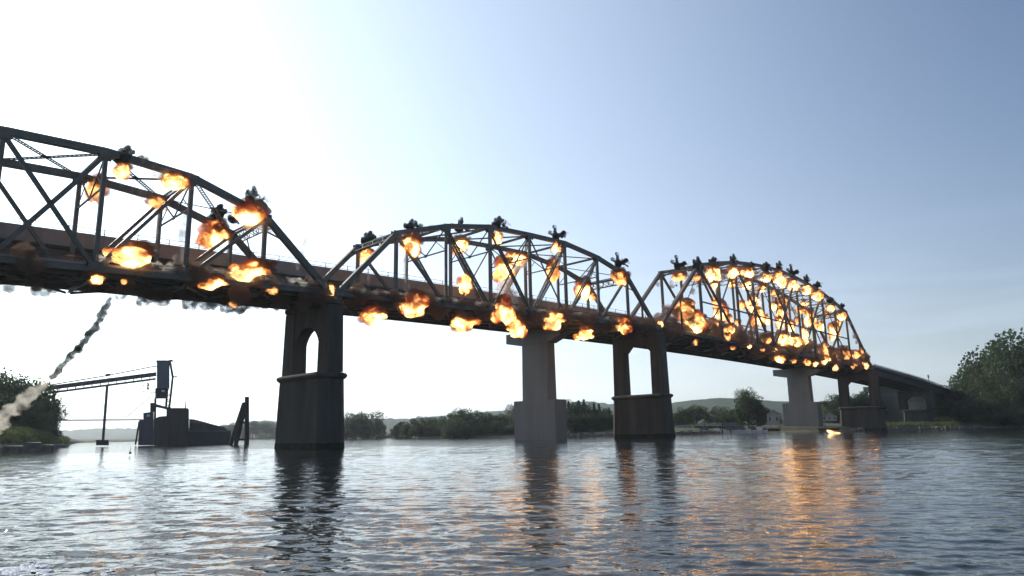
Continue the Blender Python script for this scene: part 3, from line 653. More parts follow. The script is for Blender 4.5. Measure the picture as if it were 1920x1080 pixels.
# ------------------------------------------------------------------ conveyor tower, barge, piles
def plane_fn(xc, D):
    q = ray(xc, hz_y(xc)); dr = Vector((q.x, q.y, 0)).normalized(); rt = Vector((dr.y, -dr.x, 0)); o = Vector((0, 0, CAMH))
    def f(x, y, d=0):
        q = ray(x, y); t = D/q.dot(dr); return o+q*t+dr*d
    return f, dr, rt
f, dr, rt = plane_fn(300, 180); AX = (rt, dr, UPZ)
def slab(par, name, poly, depth, mt, d0=0, **kw):      # solid block: front outline, real depth
    mb = MB(); mb.prism([f(x, y, d0) for x, y in poly], dr*depth); return mb.build(name, M[mt], par, **kw)
e = empty('loading_tower', f(300, 834, 2), 'blue-grey barge loading tower with stepped dark base at the end of the conveyor', 'loading tower')
def rc(x0, y0, x1, y1): return [(x0, y0), (x1, y0), (x1, y1), (x0, y1)]
slab(e, 'head_house', rc(294, 677, 318, 727), 3.2, 'tin_blue', .5)
slab(e, 'head_house_roof', rc(293, 675.3, 321, 677), 3.8, 'tin_dark', .2)
slab(e, 'lower_cabin', rc(291, 727.3, 312, 746), 2.8, 'tin_dark', .7)
slab(e, 'window', rc(302.5, 731, 309, 734.5), .1, 'white', .55)
for a_, b_ in (((319.5,679), (324,706)), ((324,706), (321,735)), ((321,735), (317,767)), ((314,728), (311,767)), ((291.3,746), (290.5,785))):
    mb = MB(); mb.beam(f(*a_, 1.5), f(*b_, 1.5), .45, .6, rt); mb.build('tower_leg', M['tin_dark'], e)
for i in range(7):
    y0 = 730+i*5.5; mb = MB(); mb.beam(f(312.5, y0, 1.5), f(320-i*.3, y0+(5 if i % 2 else 0), 1.5), .12, .12, rt); mb.build('ladder_brace', M['tin_dark'], e)
mb = MB(); mb.beam(f(323, 706, 1), f(332.5, 706, 1), .25, .5, UPZ); mb.build('walkway', M['tin_dark'], e)
mb = MB(); mb.beam(f(318, 675.5, 1), f(323.5, 675.5, 1), .4, .3, UPZ); mb.beam(f(323.5, 673, 1), f(323.5, 679, 1), .15, .15, rt); mb.build('hoist_arm', M['tin_dark'], e)
slab(e, 'chute_box', rc(281.5, 755, 289, 772), 1.6, 'tin_dark', .8)
slab(e, 'chute', [(289, 757), (292, 757), (318, 764), (318, 768), (289, 762)], 1.3, 'tin_violet', .9)
slab(e, 'control_cab', [(268.5, 774), (281, 772.5), (288, 772.5), (288, 788), (268.5, 788)], 2.4, 'tin_violet', .6)
slab(e, 'window', rc(275, 777, 281, 781), .1, 'white', .45)
slab(e, 'left_base', [(261.5, 787.8), (288, 788.2), (288, 835), (259, 835)], 4.0, 'tin_violet', -.4)
slab(e, 'middle_base', [(288.3, 786), (298, 781), (312, 780), (312, 835), (288.3, 835)], 4.4, 'tin_dark', -.2)
slab(e, 'silo', [(312.3, 766), (314, 765.3), (349, 765.3), (354, 767.5), (354, 835), (312.3, 835)], 5.5, 'tin_dark', -.8)
for i in range(6):
    mb = MB(); mb.box(f(317+i*6.4, 800, -.86), (.12, .12, 8.6), ax=AX); mb.build('cladding_rib', M['tin_dark'], e)
for i in range(4):
    mb = MB(); mb.box(f(298+i*5.2, 702, .44), (.1, .1, 6.4), ax=AX); mb.build('cladding_rib', M['tin_blue'], e)
mb = MB(); mb.cyl(f(348, 765.5, 1), f(348.6, 750, 1), .12, .06); mb.build('mast', M['tin_dark'], e)
mb = MB(); mb.beam(f(261, 790, 0), f(254, 834, 0), .35, .35, rt); mb.build('fender_post', M['wood'], e)
mb = MB()
for a_, b_ in (((268,712), (268,734)), ((268,734), (292,736)), ((268,712), (291,711)), ((268,723), (291,724))): mb.beam(f(*a_, .6), f(*b_, .6), .12, .12, dr)
mb.build('side_gantry', M['conveyor'], e)
slab(e, 'hoist_block', [(275.5,716), (279,718), (279.5,723), (277.8,724), (280,730), (275,730), (276.4,723)], .6, 'tin_dark', .6)
mb = MB(); mb.beam(f(279.5, 744, .5), f(291, 744, .5), .12, .12, dr); mb.beam(f(281, 745, .5), f(234, 784, .5), .11, .11, dr); mb.build('guy_brace', M['conveyor'], e)
e = empty('conveyor', f(192, 831, 2), 'long inclined belt conveyor on thin legs rising from the left bank to the tower', 'conveyor')
segs = [(-60, 748), (0, 738), (86, 735.5)]
mb = MB(); mb.beam(f(-70, 747.5, 1.5), f(293, 700.5, 1.5), 1.2, .85, dr); mb.build('belt_gallery', M['conveyor'], e)
mb = MB(); mb.beam(f(-70, 744, 1.5), f(100, 722.5, 1.5), .9, .16, dr); mb.build('belt_hood', M['belt_hood'], e)
mb = MB(); mb.beam(f(60, 740, 1.5), f(292, 709.5, 1.5), 1.0, .38, dr); mb.build('lower_chord', M['conveyor'], e)
mb = MB(); mb.beam(f(-70, 743, .8), f(95, 721, .8), .1, .13, dr); mb.beam(f(95, 721, .8), f(201, 703.5, .8), .1, .2, dr); mb.beam(f(201, 703.5, .8), f(289, 686.3, .8), .1, .2, dr); mb.beam(f(289, 686.3, .8), f(294, 687.5, .8), .1, .2, dr); mb.build('feed_pipe', M['conveyor'], e)
slab(e, 'winch_box', [(197,701), (206,700), (207,703.5), (198,705.5)], .7, 'conveyor', .5)
for i in range(14):
    x = 78+i*15.6; yt = 728.5-(x-78)*.1285; mb = MB(); mb.beam(f(x, yt+1, 1.5), f(x, yt+8, 1.5), .16, .16, dr); mb.build('truss_post', M['conveyor'], e)
for i in range(10):
    x = 205+i*9; yt = 703-(x-205)*.196; mb = MB(); mb.beam(f(x, yt+.5, .8), f(x, yt+11, .8), .06, .06, dr)
for (x0, y0, x1, y1, wd) in ((200.5, 722, 192, 832, .5), (100, 738, 99, 832, .38), (20, 748, 19, 815, .38)):
    mb = MB(); mb.beam(f(x0, y0, 1), f(x1, y1, 1), wd, wd, dr); mb.build('support_leg', M['conveyor'], e)
slab(e, 'leg_footing', rc(180, 825, 203, 835), 2.2, 'barge', .2)
mb = MB(); mb.beam(f(-70, 789, 1), f(268, 786.8, 1), .2, .24, dr); mb.build('cable_pipe', M['conveyor'], e)
mb = MB(); mb.beam(f(166, 733, 1), f(196, 763, 1), .07, .07, dr); mb.build('stay_cable', M['conveyor'], e)
f2 = f
f, dr, rt = plane_fn(395, 176); AX = (rt, dr, UPZ)
e = empty('barge', f(395, 834, 3), 'low dark barge with a sloping grey cover moored behind the tower', 'barge')
slab(e, 'hull', [(352, 806.5), (433, 807.5), (433, 836), (352, 836)], 7, 'barge', 2)
slab(e, 'hatch_cover', [(354, 806.4), (354, 793), (390, 793), (420, 800.5), (428, 807.2)], 5.5, 'tin_dark', 2.6)
slab(e, 'cargo_tarp', [(354, 792.7), (354, 785), (363, 785.5), (391, 792.7)], 4.5, 'barge_top', 3.2)
mb = MB(); mb.beam(f(352, 807.5, 1.9), f(433, 808.3, 1.9), .1, .3, dr); mb.build('rubbing_strake', M['tin_violet'], e)
f, dr, rt = plane_fn(447, 150)
e = empty('timber_dolphin', f(447, 836, 0), 'dark timber piles leaning together in a narrow A shape in the water', 'mooring piles')
for p0, p1, r0 in (((462.5, 842), (463, 744), .50), ((440, 842), (461.5, 757), .45), ((430, 842), (457.5, 755.5), .45)):
    mb = MB(); mb.cyl(f(*p0, (p0[0]-450)*.05), f(*p1, 0), r0*.95, r0*.8, 10); mb.build('pile', M['wood'], e)
for p0, p1 in (((448, 792), (460, 792)), ((434, 825), (462, 824)), ((456, 757), (463, 755))):
    mb = MB(); mb.beam(f(*p0, -.5), f(*p1, -.5), .5, .4, dr); mb.build('cross_timber', M['wood'], e)
f, dr, rt = plane_fn(244, 70)
e = empty('marker_float', f(244, 851, 0), 'tiny dark marker float with a thin stick on the open water at left', 'float')
mb = MB(); mb.cyl(f(244, 851, 0), f(244, 847, 0), .13, .08); mb.build('float_body', M['tin_dark'], e)
mb = MB(); mb.cyl(f(244, 847, 0), f(244.6, 838, 0), .02, .015, 5); mb.build('stick', M['tin_dark'], e)
# blocks along the left bank
for (x0, x1, y0, D, lb) in ((46, 77, 829.5, 124, 'large squared concrete block at the water edge of the left bank'), (78, 101, 834, 126, 'long low block right of the large one on the left bank'), (5, 43, 836, 124, 'flat stone slab at the water edge at far left'), (-40, 2, 835, 122, 'flat slab cut by the left frame edge')):
    f, dr, rt = plane_fn((x0+x1)/2, D); c0 = f(x0, y0); c1 = f(x1, y0+.6); mb = MB(); zb_ = WZ-.4
    mb.hexa([Vector((c0.x, c0.y, zb_)), Vector((c1.x, c1.y, zb_)), Vector((c1.x, c1.y, zb_))+dr*2, Vector((c0.x, c0.y, zb_))+dr*2, c0, c1, c1+dr*2+UPZ*.08, c0+dr*2])
    o = mb.build('concrete_block', M['rock'], None, label=lb, cat='block', group='blocks on the left bank')

# ------------------------------------------------------------------ marina
def blk(par, name, x0, y0, x1, y1, depth, mt, d0=0):
    mb = MB(); mb.prism([f(x0, y0, d0), f(x1, y0, d0), f(x1, y1, d0), f(x0, y1, d0)], dr*depth); return mb.build(name, M[mt], par)
def slip(x0, x1, yr, D, roof, label):
    global f, dr, rt
    f, dr, rt = plane_fn((x0+x1)/2, D); yb = 0; e = empty('covered_boat_slip', f((x0+x1)/2, 812, 3), label, 'boat slip', 'covered boat slips of the marina')
    yw = hz_y((x0+x1)/2)+(CAMH-WZ)*FPX/D
    mb = MB(); xm = (x0+x1)/2; mb.prism([f(x0, yr+4.2), f(x1, yr+4.2), f(x1, yr+3), f(x1-2, yr), f(x0+2, yr), f(x0, yr+3)], dr*6); mb.build('roof', M[roof], e)
    k = max(3, int((x1-x0)/9))
    for i in range(k+1):
        x = x0+1+(x1-x0-2)*i/k
        for d0 in (.3, 5.6):
            mb = MB(); mb.beam(f(x, yr+4, d0), f(x, yw+1, d0), .14, .14, rt); mb.build('post', M['wood'], e)
    blk(e, 'float_deck', x0, yw-2.2, x1, yw+.3, 1.2, 'wood', -.9); blk(e, 'back_wall', x0, yr+5, x1, yw, .1, 'canvas', 6.1)
slip(1266, 1296, 797, 212, 'roof_grey', 'leftmost covered boat slip next to the second old pier')
slip(1302, 1361, 794, 206, 'roof_grey', 'long pale roofed boat slip in the middle of the marina')
slip(1353, 1384, 793, 199, 'canvas', 'blue-grey canvas covered slip right of the pale roof')
def boat(x, D, L, h, label, cover='canvas'):
    global f, dr, rt
    f, dr, rt = plane_fn(x, D); yw = hz_y(x)+(CAMH-WZ)*FPX/D; p0 = f(x, yw); p0.z = WZ
    e = empty('motor_boat', p0, label, 'boat', 'boats at the marina')
    prof = [(-.5, 0), (.3, 0), (.5, .32), (.46, .36), (-.5, .28)]; mb = MB(); n = 5
    vs = []; st = [(-.5, .8, .0), (-.2, 1, 0), (.15, .9, .0), (.38, .5, .06), (.5, .05, .12)]
    for sx, wv, rz_ in st:
        hw = wv*L*.17; zz = .22*L*(.8+rz_*2.4)
        vs += [p0+rt*sx*L+dr*(-hw)+UPZ*zz, p0+rt*sx*L+dr*(-hw*.7)-UPZ*.15, p0+rt*sx*L+dr*(hw*.7)-UPZ*.15, p0+rt*sx*L+dr*hw+UPZ*zz]
    fs = [(0,1,2,3), (16,19,18,17)]
    for k in range(4):
        for j in range(4): fs.append((4*k+j, 4*k+(j+1) % 4, 4*k+4+(j+1) % 4, 4*k+4+j))
    mb.add(vs, fs); mb.build('hull', M['white'], e)
    mb = MB(); b0 = p0+UPZ*.2*L
    mb.prism([b0-rt*.28*L, b0+rt*.22*L, b0+rt*.12*L+UPZ*h*.45, b0+rt*.02*L+UPZ*h*.6, b0-rt*.26*L+UPZ*h*.55], dr*L*.2); mb.v = [tuple(Vector(v)-dr*L*.1) for v in mb.v]; mb.build('cabin_cover', M[cover], e)
    mb = MB(); mb.prism([b0+rt*.225*L, b0+rt*.26*L, b0+rt*.16*L+UPZ*h*.45, b0+rt*.125*L+UPZ*h*.45], dr*L*.18); mb.v = [tuple(Vector(v)-dr*L*.09) for v in mb.v]; mb.build('windscreen', M['glass'], e)
    mb = MB(); mb.box(p0-rt*.54*L+UPZ*.12*L, (.35, .4, .9), ax=(rt, dr, UPZ)); mb.build('outboard_motor', M['barge'], e)
for i, (x, D, L_, h, cv, lb) in enumerate([(1390, 190, 4.6, 2.0, 'canvas', 'white motor boat with raised cover in front of the canvas slip'), (1412, 193, 4.0, 1.6, 'canvas', 'motor boat with low blue-grey cover right of the canvas slip'), (1426, 196, 3.6, 1.3, 'white', 'small pale boat left of the white house'),
    (1372, 193, 4.2, 1.9, 'canvas', 'covered boat moored in front of the long slip, right end'), (1346, 196, 3.8, 1.2, 'white', 'small white boat under the long pale roof'), (1322, 198, 4.2, 1.6, 'canvas', 'boat with dark cover under the left part of the long roof'), (1286, 202, 3.8, 1.2, 'white', 'white boat beside the second old pier')]):
    boat(x, D, L_, h, lb, cv)
def house(x0, x1, ytop, yeave, ybot, D, depth, label, wall='wall_white'):
    global f, dr, rt
    f, dr, rt = plane_fn((x0+x1)/2, D); xm = (x0+x1)/2; e = empty('house', f(xm, ybot, depth/2), label, 'house')
    blk(e, 'wall', x0+1, yeave, x1-1, ybot, depth, wall)
    mb = MB(); mb.prism([f(x0+1, yeave-.2), f(x1-1, yeave-.2), f(xm, ytop+.6)], dr*depth); mb.build('gable', M[wall], e)
    for a_ in (x0, x1):
        mb = MB(); mb.prism([f(a_, yeave+.3, -.4), f(xm, ytop, -.4), f(xm, ytop-1, -.4), f(a_, yeave-.8, -.4)], dr*(depth+.8)); mb.build('roof', M['roof_grey'], e)
    n = max(1, int((x1-x0)/9))
    for i in range(n):
        x = x0+(x1-x0)*(i+.5)/n; h_ = (ybot-yeave)
        fr = blk(e, 'window', x-1.9, yeave+h_*.22, x+1.9, yeave+h_*.6, .08, 'wall_white', -.09); o = MB()
        o.prism([f(x-1.5, yeave+h_*.25, -.12), f(x+1.5, yeave+h_*.25, -.12), f(x+1.5, yeave+h_*.57, -.12), f(x-1.5, yeave+h_*.57, -.12)], dr*.02); o.build('pane', M['glass'], fr)
    return e
house(1437, 1463, 769, 777, 797, 232, 9, 'white gabled house left of the second pale pier')
house(1540, 1570, 774, 781, 789, 262, 10, 'low house with a wide grey gable seen left of the third old pier')
f, dr, rt = plane_fn(1448, 198); e = empty('dock', f(1448, 808, 2), 'pale topped floating dock in front of the white house', 'dock')
blk(e, 'deck', 1430, 797.5, 1462, 799, 4, 'white'); blk(e, 'pontoon', 1430, 803, 1462, 809, 3.6, 'wood', .2)
for x in (1432, 1446, 1460): blk(e, 'post', x, 799.2, x+1, 806, .2, 'wood', 1)
f, dr, rt = plane_fn(1553, 208); e = empty('dock', f(1553, 806, 2), 'low dock between the second pale pier and the third old pier', 'dock')
blk(e, 'deck', 1534, 801.2, 1574, 802.4, 3, 'roof_grey'); blk(e, 'pontoon', 1534, 803, 1574, 807, 3, 'wood', .2)
for i, x in enumerate((1433, 1463, 1321, 1547)):
    f, dr, rt = plane_fn(x, 205); mb = MB(); mb.cyl(f(x, 809), f(x, [786, 780, 789, 770][i]), .09, .06, 6)
    mb.build('lamp_post', M['wood'], None, label=['thin dock pole at the left corner of the pale dock', 'thin dock pole at the right corner of the pale dock', 'thin pole at the long roofed slip', 'tall thin pole left of the third old pier'][i], cat='pole', group='poles of the marina')
# shore stones: one heap nobody could count
def stones(nm, azs, n, smax, lb):
    mb = MB(); g = random.Random(5)
    for i in range(n):
        az = g.uniform(*azs); d = shore(az)+g.uniform(-1.2, 2.6); c = Vector((d*math.sin(R_(az)), d*math.cos(R_(az)), WZ+g.uniform(-.1, .35))); s_ = g.uniform(.25, smax)
        vs = [c+Vector((g.uniform(.6, 1)*x*s_, g.uniform(.6, 1)*y*s_, g.uniform(.4, .8)*z*s_)) for z in (-1, 1) for x, y in ((-1,-1),(1,-1),(1,1),(-1,1))]
        mb.hexa(vs)
    mb.build(nm, M['rock'], None, label=lb, cat='rocks', kind='stuff')
stones('shore_rocks', (2.5, 16), 700, .9, 'broken grey rocks along the shore beyond the middle piers')
stones('shore_rocks', (-40, -31.5), 260, .7, 'dark broken stones along the water edge of the left bank')
stones('shore_rocks', (25, 33), 350, .7, 'low stones and gravel edge beneath the last piers at right')

GTUFT = leaf_mat('grass_blades', (.09,.12,.04), (.17,.19,.07))
def grass_tufts(nm, azs, es, n, hgt, lb):
    g = np.random.default_rng(4); az = g.uniform(*azs, n); e_ = g.uniform(*es, n); vs = []; fs = []
    for i in range(n):
        d = shore(az[i])+e_[i]; x, y = d*math.sin(R_(az[i])), d*math.cos(R_(az[i])); z = gz(x, y); h_ = hgt*g.uniform(.4, 1.2); w_ = h_*.25; th = g.uniform(0, 3.14); lx, ly = g.normal(0, .25, 2)*h_
        b = len(vs); c, s_ = math.cos(th)*w_, math.sin(th)*w_
        vs += [(x-c, y-s_, z-.1), (x+c, y+s_, z-.1), (x+lx+c*.3, y+ly+s_*.3, z+h_), (x+lx-c*.3, y+ly-s_*.3, z+h_)]; fs.append((b, b+1, b+2, b+3))
    me = bpy.data.meshes.new(nm); me.from_pydata(vs, [], fs); me.materials.append(GTUFT); o = bpy.data.objects.new(nm, me); COL.objects.link(o); put(o, lb, 'grass', None, 'stuff')
grass_tufts('riverside_grass', (-40, -31.3), (2.5, 30), 14000, .55, 'rough grass and weeds on the mound of the left bank')
grass_tufts('riverside_grass', (26, 38), (1.5, 25), 12000, .5, 'weeds and grass on the right bank below the bridge end')

# ------------------------------------------------------------------ fire and smoke
TMP = bpy.data.scenes.new('tmp')
def fuse(name, balls, voxel, mt, rough=.0, nsc=1.2):
    """overlapping puffs fused into one closed lumpy skin; balls: (centre, radius)"""
    bm = bmesh.new()
    for c, r_ in balls: bmesh.ops.create_icosphere(bm, subdivisions=2, radius=r_, matrix=Matrix.Translation(c))
    me = bpy.data.meshes.new('tmp'); bm.to_mesh(me); bm.free()
    o = bpy.data.objects.new('tmp', me); TMP.collection.objects.link(o)
    md = o.modifiers.new('r', 'REMESH'); md.mode = 'VOXEL'; md.voxel_size = voxel
    with bpy.context.temp_override(scene=TMP, view_layer=TMP.view_layers[0]):
        dg = bpy.context.evaluated_depsgraph_get(); ev = bpy.data.meshes.new_from_object(o.evaluated_get(dg), depsgraph=dg)
    bpy.data.objects.remove(o); bpy.data.meshes.remove(me)
    if rough:
        for v in ev.vertices:
            v.co += v.normal*rough*(noise.noise(v.co*nsc)+.6*noise.noise(v.co*nsc*2.7))
    ev.name = name; ev.materials.clear(); ev.materials.append(mt)
    for p in ev.polygons: p.use_smooth = True
    return ev
def puff(seed, kind, mt):
    g = random.Random(seed); b = []
    if kind == 'ball':
        b = [(Vector((0, 0, 0)), .62)]
        for k in range(9):
            d = Vector((g.gauss(0,1), g.gauss(0,1), g.gauss(0,.8))).normalized(); b.append((d*g.uniform(.35, .68), g.uniform(.2, .42)))
    elif kind == 'flat':
        for k in range(13): d = Vector((g.gauss(0,1), g.gauss(0,1), g.gauss(0,1))).normalized(); b.append((d*g.uniform(.4, .75), g.uniform(.18, .38)))
        b.append((Vector((0,0,0)), .45)); 
    elif kind == 'tuft':
        b = [(Vector((0, 0, -.25)), .38)]
        for k in range(5):
            ang = g.uniform(-1.2, 1.2); ln = g.uniform(.45, 1.15)
            for j in range(5): q = j/4; b.append((Vector((math.sin(ang)*ln*q, g.uniform(-.1, .1), -.25+math.cos(ang)*ln*q)), .36*(1-.4*q)*g.uniform(.6, 1.3)))
    return fuse('puff', b, .075, mt, .13 if kind == 'tuft' else .07, 2.6)
FB = [puff(k, 'ball' if k % 3 else 'flat', V['fire']) for k in range(6)]
FR = [puff(20+k, 'ball' if k % 2 else 'flat', V['fire_red']) for k in range(3)]
BS = [puff(30+k, 'ball' if k % 2 else 'flat', V['burnt']) for k in range(4)]
KS = [puff(40+k, 'tuft', V['black']) for k in range(5)]
GS = [puff(50+k, 'flat', V['grey']) for k in range(3)]
# (image x, y, width, height, side: -1 near truss / 1 far truss, kind, row)
# kinds: f bright, r dim red, b bright with thick brown smoke; t adds a black tuft above
EX = [
 ('left', [(228,318,30,30,-1,'bt','upper chord'),(178,350,36,46,1,'r','upper chord'),(325,340,52,34,-1,'b','upper chord'),(292,382,40,30,1,'r','upper chord'),(466,400,62,48,-1,'bt','upper chord'),(402,440,52,48,1,'bt','upper chord'),
   (248,480,74,46,-1,'b','deck edge'),(182,523,26,18,-1,'f','deck edge'),(402,531,46,24,-1,'f','deck edge'),(470,508,66,40,-1,'b','deck edge'),(512,542,22,16,-1,'r','deck edge'),(438,568,16,14,0,'r','underside'),(232,528,14,12,-1,'r','underside')]),
 ('middle', [(620,543,20,20,-1,'f','deck edge'),(688,482,32,30,1,'bt','upper chord'),(768,459,38,42,-1,'bt','upper chord'),(862,458,34,34,1,'bt','upper chord'),(932,446,20,26,-1,'bt','upper chord'),(966,484,40,26,1,'b','upper chord'),(1043,464,20,20,-1,'bt','upper chord'),
   (1036,508,26,46,0,'r','mid height'),(945,506,44,40,0,'f','mid height'),(872,530,24,34,1,'b','mid height'),(1093,541,32,38,1,'b','mid height'),(1161,522,34,34,-1,'rt','upper chord'),
   (700,592,46,32,-1,'b','deck edge'),(772,572,52,50,-1,'b','deck edge'),(868,604,50,28,-1,'b','deck edge'),(941,582,44,50,-1,'b','deck edge'),(969,612,36,32,-1,'f','deck edge'),(1037,599,38,32,-1,'b','deck edge'),(1096,625,34,24,-1,'f','deck edge'),(1167,611,34,28,-1,'b','deck edge'),(1108,556,16,16,1,'f','mid height')]),
 ('far', [(1272,520,22,18,-1,'rt','upper chord'),(1306,521,14,14,-1,'rt','upper chord'),(1337,511,26,22,-1,'ft','upper chord'),(1374,510,20,17,-1,'ft','upper chord'),(1400,510,22,16,-1,'f','upper chord'),(1408,512,8,6,-1,'rt','upper chord'),(1436,521,17,14,-1,'ft','upper chord'),(1461,524,20,22,-1,'ft','upper chord'),(1487,533,18,18,-1,'ft','upper chord'),(1512,544,17,15,-1,'ft','upper chord'),(1533,554,18,16,-1,'ft','upper chord'),(1557,577,14,9,-1,'ft','upper chord'),(1578,592,15,15,-1,'ft','upper chord'),
   (1375,531,14,12,1,'f','far chord'),(1400,533,17,15,1,'f','far chord'),(1427,541,14,12,1,'f','far chord'),(1452,550,11,12,1,'r','far chord'),(1468,570,16,20,1,'f','far chord'),(1500,583,16,14,1,'r','far chord'),(1340,535,14,12,1,'f','far chord'),
   (1352,583,20,30,0,'b','mid height'),(1343,570,14,12,0,'r','mid height'),(1366,598,12,14,0,'r','mid height'),(1413,564,20,20,0,'f','mid height'),(1420,592,20,26,0,'f','mid height'),(1411,578,12,12,0,'f','mid height'),(1468,590,18,22,0,'f','mid height'),(1463,605,12,18,0,'f','mid height'),(1519,596,17,24,0,'f','mid height'),(1528,608,12,14,0,'r','mid height'),(1565,622,17,24,0,'f','mid height'),(1570,606,9,12,0,'f','mid height'),(1438,600,10,14,0,'f','mid height'),(1340,560,10,9,1,'r','mid height'),(1494,602,10,12,1,'r','mid height'),(1390,572,11,14,1,'r','mid height'),(1450,575,12,14,1,'b','mid height'),(1484,612,12,16,0,'b','mid height'),(1540,612,10,14,0,'b','mid height'),(1550,590,10,10,1,'r','mid height'),(1384,605,10,12,0,'r','mid height'),(1508,570,10,12,1,'f','mid height'),
   (1282,578,34,26,-1,'r','lower web'),(1300,602,32,30,-1,'b','lower web'),(1337,610,14,20,-1,'f','lower web'),(1368,618,20,16,-1,'f','lower web'),(1362,632,16,12,-1,'r','lower web'),(1438,636,18,14,-1,'r','lower web'),(1472,634,26,20,-1,'f','lower web'),(1493,640,20,18,-1,'f','lower web'),(1508,628,9,22,-1,'f','lower web'),(1545,655,12,20,-1,'r','lower web'),(1586,665,12,16,-1,'r','lower web'),(1605,665,12,12,-1,'r','lower web'),(1616,662,10,14,-1,'r','lower web'),(1569,666,12,16,-1,'r','lower web'),
   (1238,607,10,10,-1,'f','deck edge'),(1462,673,14,12,-1,'f','deck edge'),(1489,677,11,9,-1,'r','deck edge'),(1515,678,12,9,-1,'r','deck edge'),(1547,675,15,13,-1,'f','deck edge'),(1567,688,7,12,-1,'f','deck edge'),(1600,684,10,9,-1,'r','deck edge'),(1619,683,13,13,-1,'f','deck edge'),(1374,653,9,7,-1,'r','deck edge'),(1304,641,8,8,-1,'r','deck edge'),(1430,655,9,8,-1,'r','deck edge'),(1404,648,8,8,-1,'f','deck edge'),(1452,654,9,8,-1,'f','deck edge'),(1530,682,8,8,-1,'f','deck edge')]),
]
ORD = ['first','second','third','fourth','fifth','sixth','seventh','eighth','ninth','tenth','eleventh','twelfth','thirteenth','fourteenth','fifteenth','sixteenth','seventeenth','eighteenth','nineteenth','twentieth','twenty-first','twenty-second','twenty-third','twenty-fourth','twenty-fifth','twenty-sixth']
ROWTXT = {'upper chord': 'along the upper chord', 'far chord': 'along the rear upper chord', 'mid height': 'at mid height between the trusses', 'lower web': 'just above the deck', 'deck edge': 'at the deck edge', 'underside': 'under the deck'}
def pxm(P): return FPX/(P-Vector((0,0,CAMH))).dot(F)
for span, lst in EX:
    cnt = {}
    tot = {}
    for q in sorted(lst, key=lambda q: q[0]): tot[q[6]] = tot.get(q[6], 0)+1
    for (x, y, wp, hp, side, kd, row) in sorted(lst, key=lambda q: q[0]):
        k = cnt.get(row, 0); cnt[row] = k+1
        s_, z_ = su(x, y, side*HU); P = B(s_, side*HU, z_); m_ = pxm(P)/{'left': 1.08, 'middle': 1.1, 'far': 1.36}[span]; wm, hm = wp/m_, hp/m_
        g = rnd
        lab = '%s fireball %s of the %s span, %s' % ('dim reddish' if 'r' in kd else ('yellow white' if 'f' in kd else 'yellow orange'), ROWTXT[row], span, (ORD[k]+' from left') if tot[row] > 1 else 'the only one there')
        lab = ' '.join(lab.split()[:16])
        e = empty('explosion', P, lab, 'fireball', 'fireballs on the bridge trusses')
        rot = (g.uniform(-.4, .4), g.uniform(-.4, .4), g.uniform(0, 6.28))
        fb = (FR if 'r' in kd else FB)[g.randrange(3 if 'r' in kd else 6)]
        sz = (wm+hm)/2
        inst('flame', fb, P, e, (wm*.68, (wm+hm)*.32, hm*.74), (0, 0, g.uniform(0, 6.28) if abs(wm-hm) < .35*hm else g.choice((0, 3.14))+TH-.4))
        if span != 'left' and (wp*hp > (1500 if span != 'far' else 380) or row == 'deck edge' and x > 1000 and wp > 12):
            ld = bpy.data.lights.new('fire_glow', 'POINT'); ld.energy = 110*wm*hm*(1.5 if span == 'far' else 1); ld.color = (1, .48, .16); ld.shadow_soft_size = 1.4
            lo_ = bpy.data.objects.new('fire_glow', ld); COL.objects.link(lo_); lo_.parent = e; lo_.location = (0, 0, 0)
        if 'b' in kd or 'r' in kd:
            inst('smoke', BS[g.randrange(4)], P+UPZ*hm*.28+DV*wm*g.uniform(.05, .3), e, (wm*.62, wm*.5, hm*.52), (0, 0, g.uniform(0, 6.28)))
        else:
            inst('smoke', BS[g.randrange(4)], P+UPZ*hm*.42, e, (wm*.5, wm*.4, hm*.35), (0, 0, g.uniform(0, 6.28)))
        if 't' in kd:                         # black jet shot up past the chord
            a0 = {'left': 1.9, 'middle': 1.6, 'far': 1.7}[span]*g.uniform(.75, 1.25)
            dz = hm*(.5 if span != 'left' else .28)+a0*(.7 if span != 'left' else .55)
            inst('smoke_jet', KS[g.randrange(5)], P+UPZ*dz, e, (a0*.8, a0*.6, a0*.9), (0, 0, TH*.2+g.uniform(-.4, .4)))
            inst('drifting_wisp', GS[g.randrange(3)], P+UPZ*(dz+a0*.25)+DV*a0*1.1, e, (a0*.75, a0*.4, a0*.35), (0, g.uniform(-.4,.4), TH-.4))
            inst('smoke_jet', KS[g.randrange(5)], P+UPZ*(dz-.1)+DV*a0*.9+UPZ*a0*.1, e, (a0*.5, a0*.35, a0*.36), (0, .9, g.uniform(-.4, .4)))
q_ = at(1561, 819, 150); q_.z = WZ+.25
e = empty('explosion', q_, 'small pale yellow burst on the water below the far span', 'fireball', 'fireballs on the bridge trusses')
inst('flame', FB[1], q_, e, (1.7, .8, .55), (0, .35, -.3)); inst('flame', FB[4], q_+X0*1.2-UPZ*.2, e, (.9, .5, .3), (0, .2, 0))
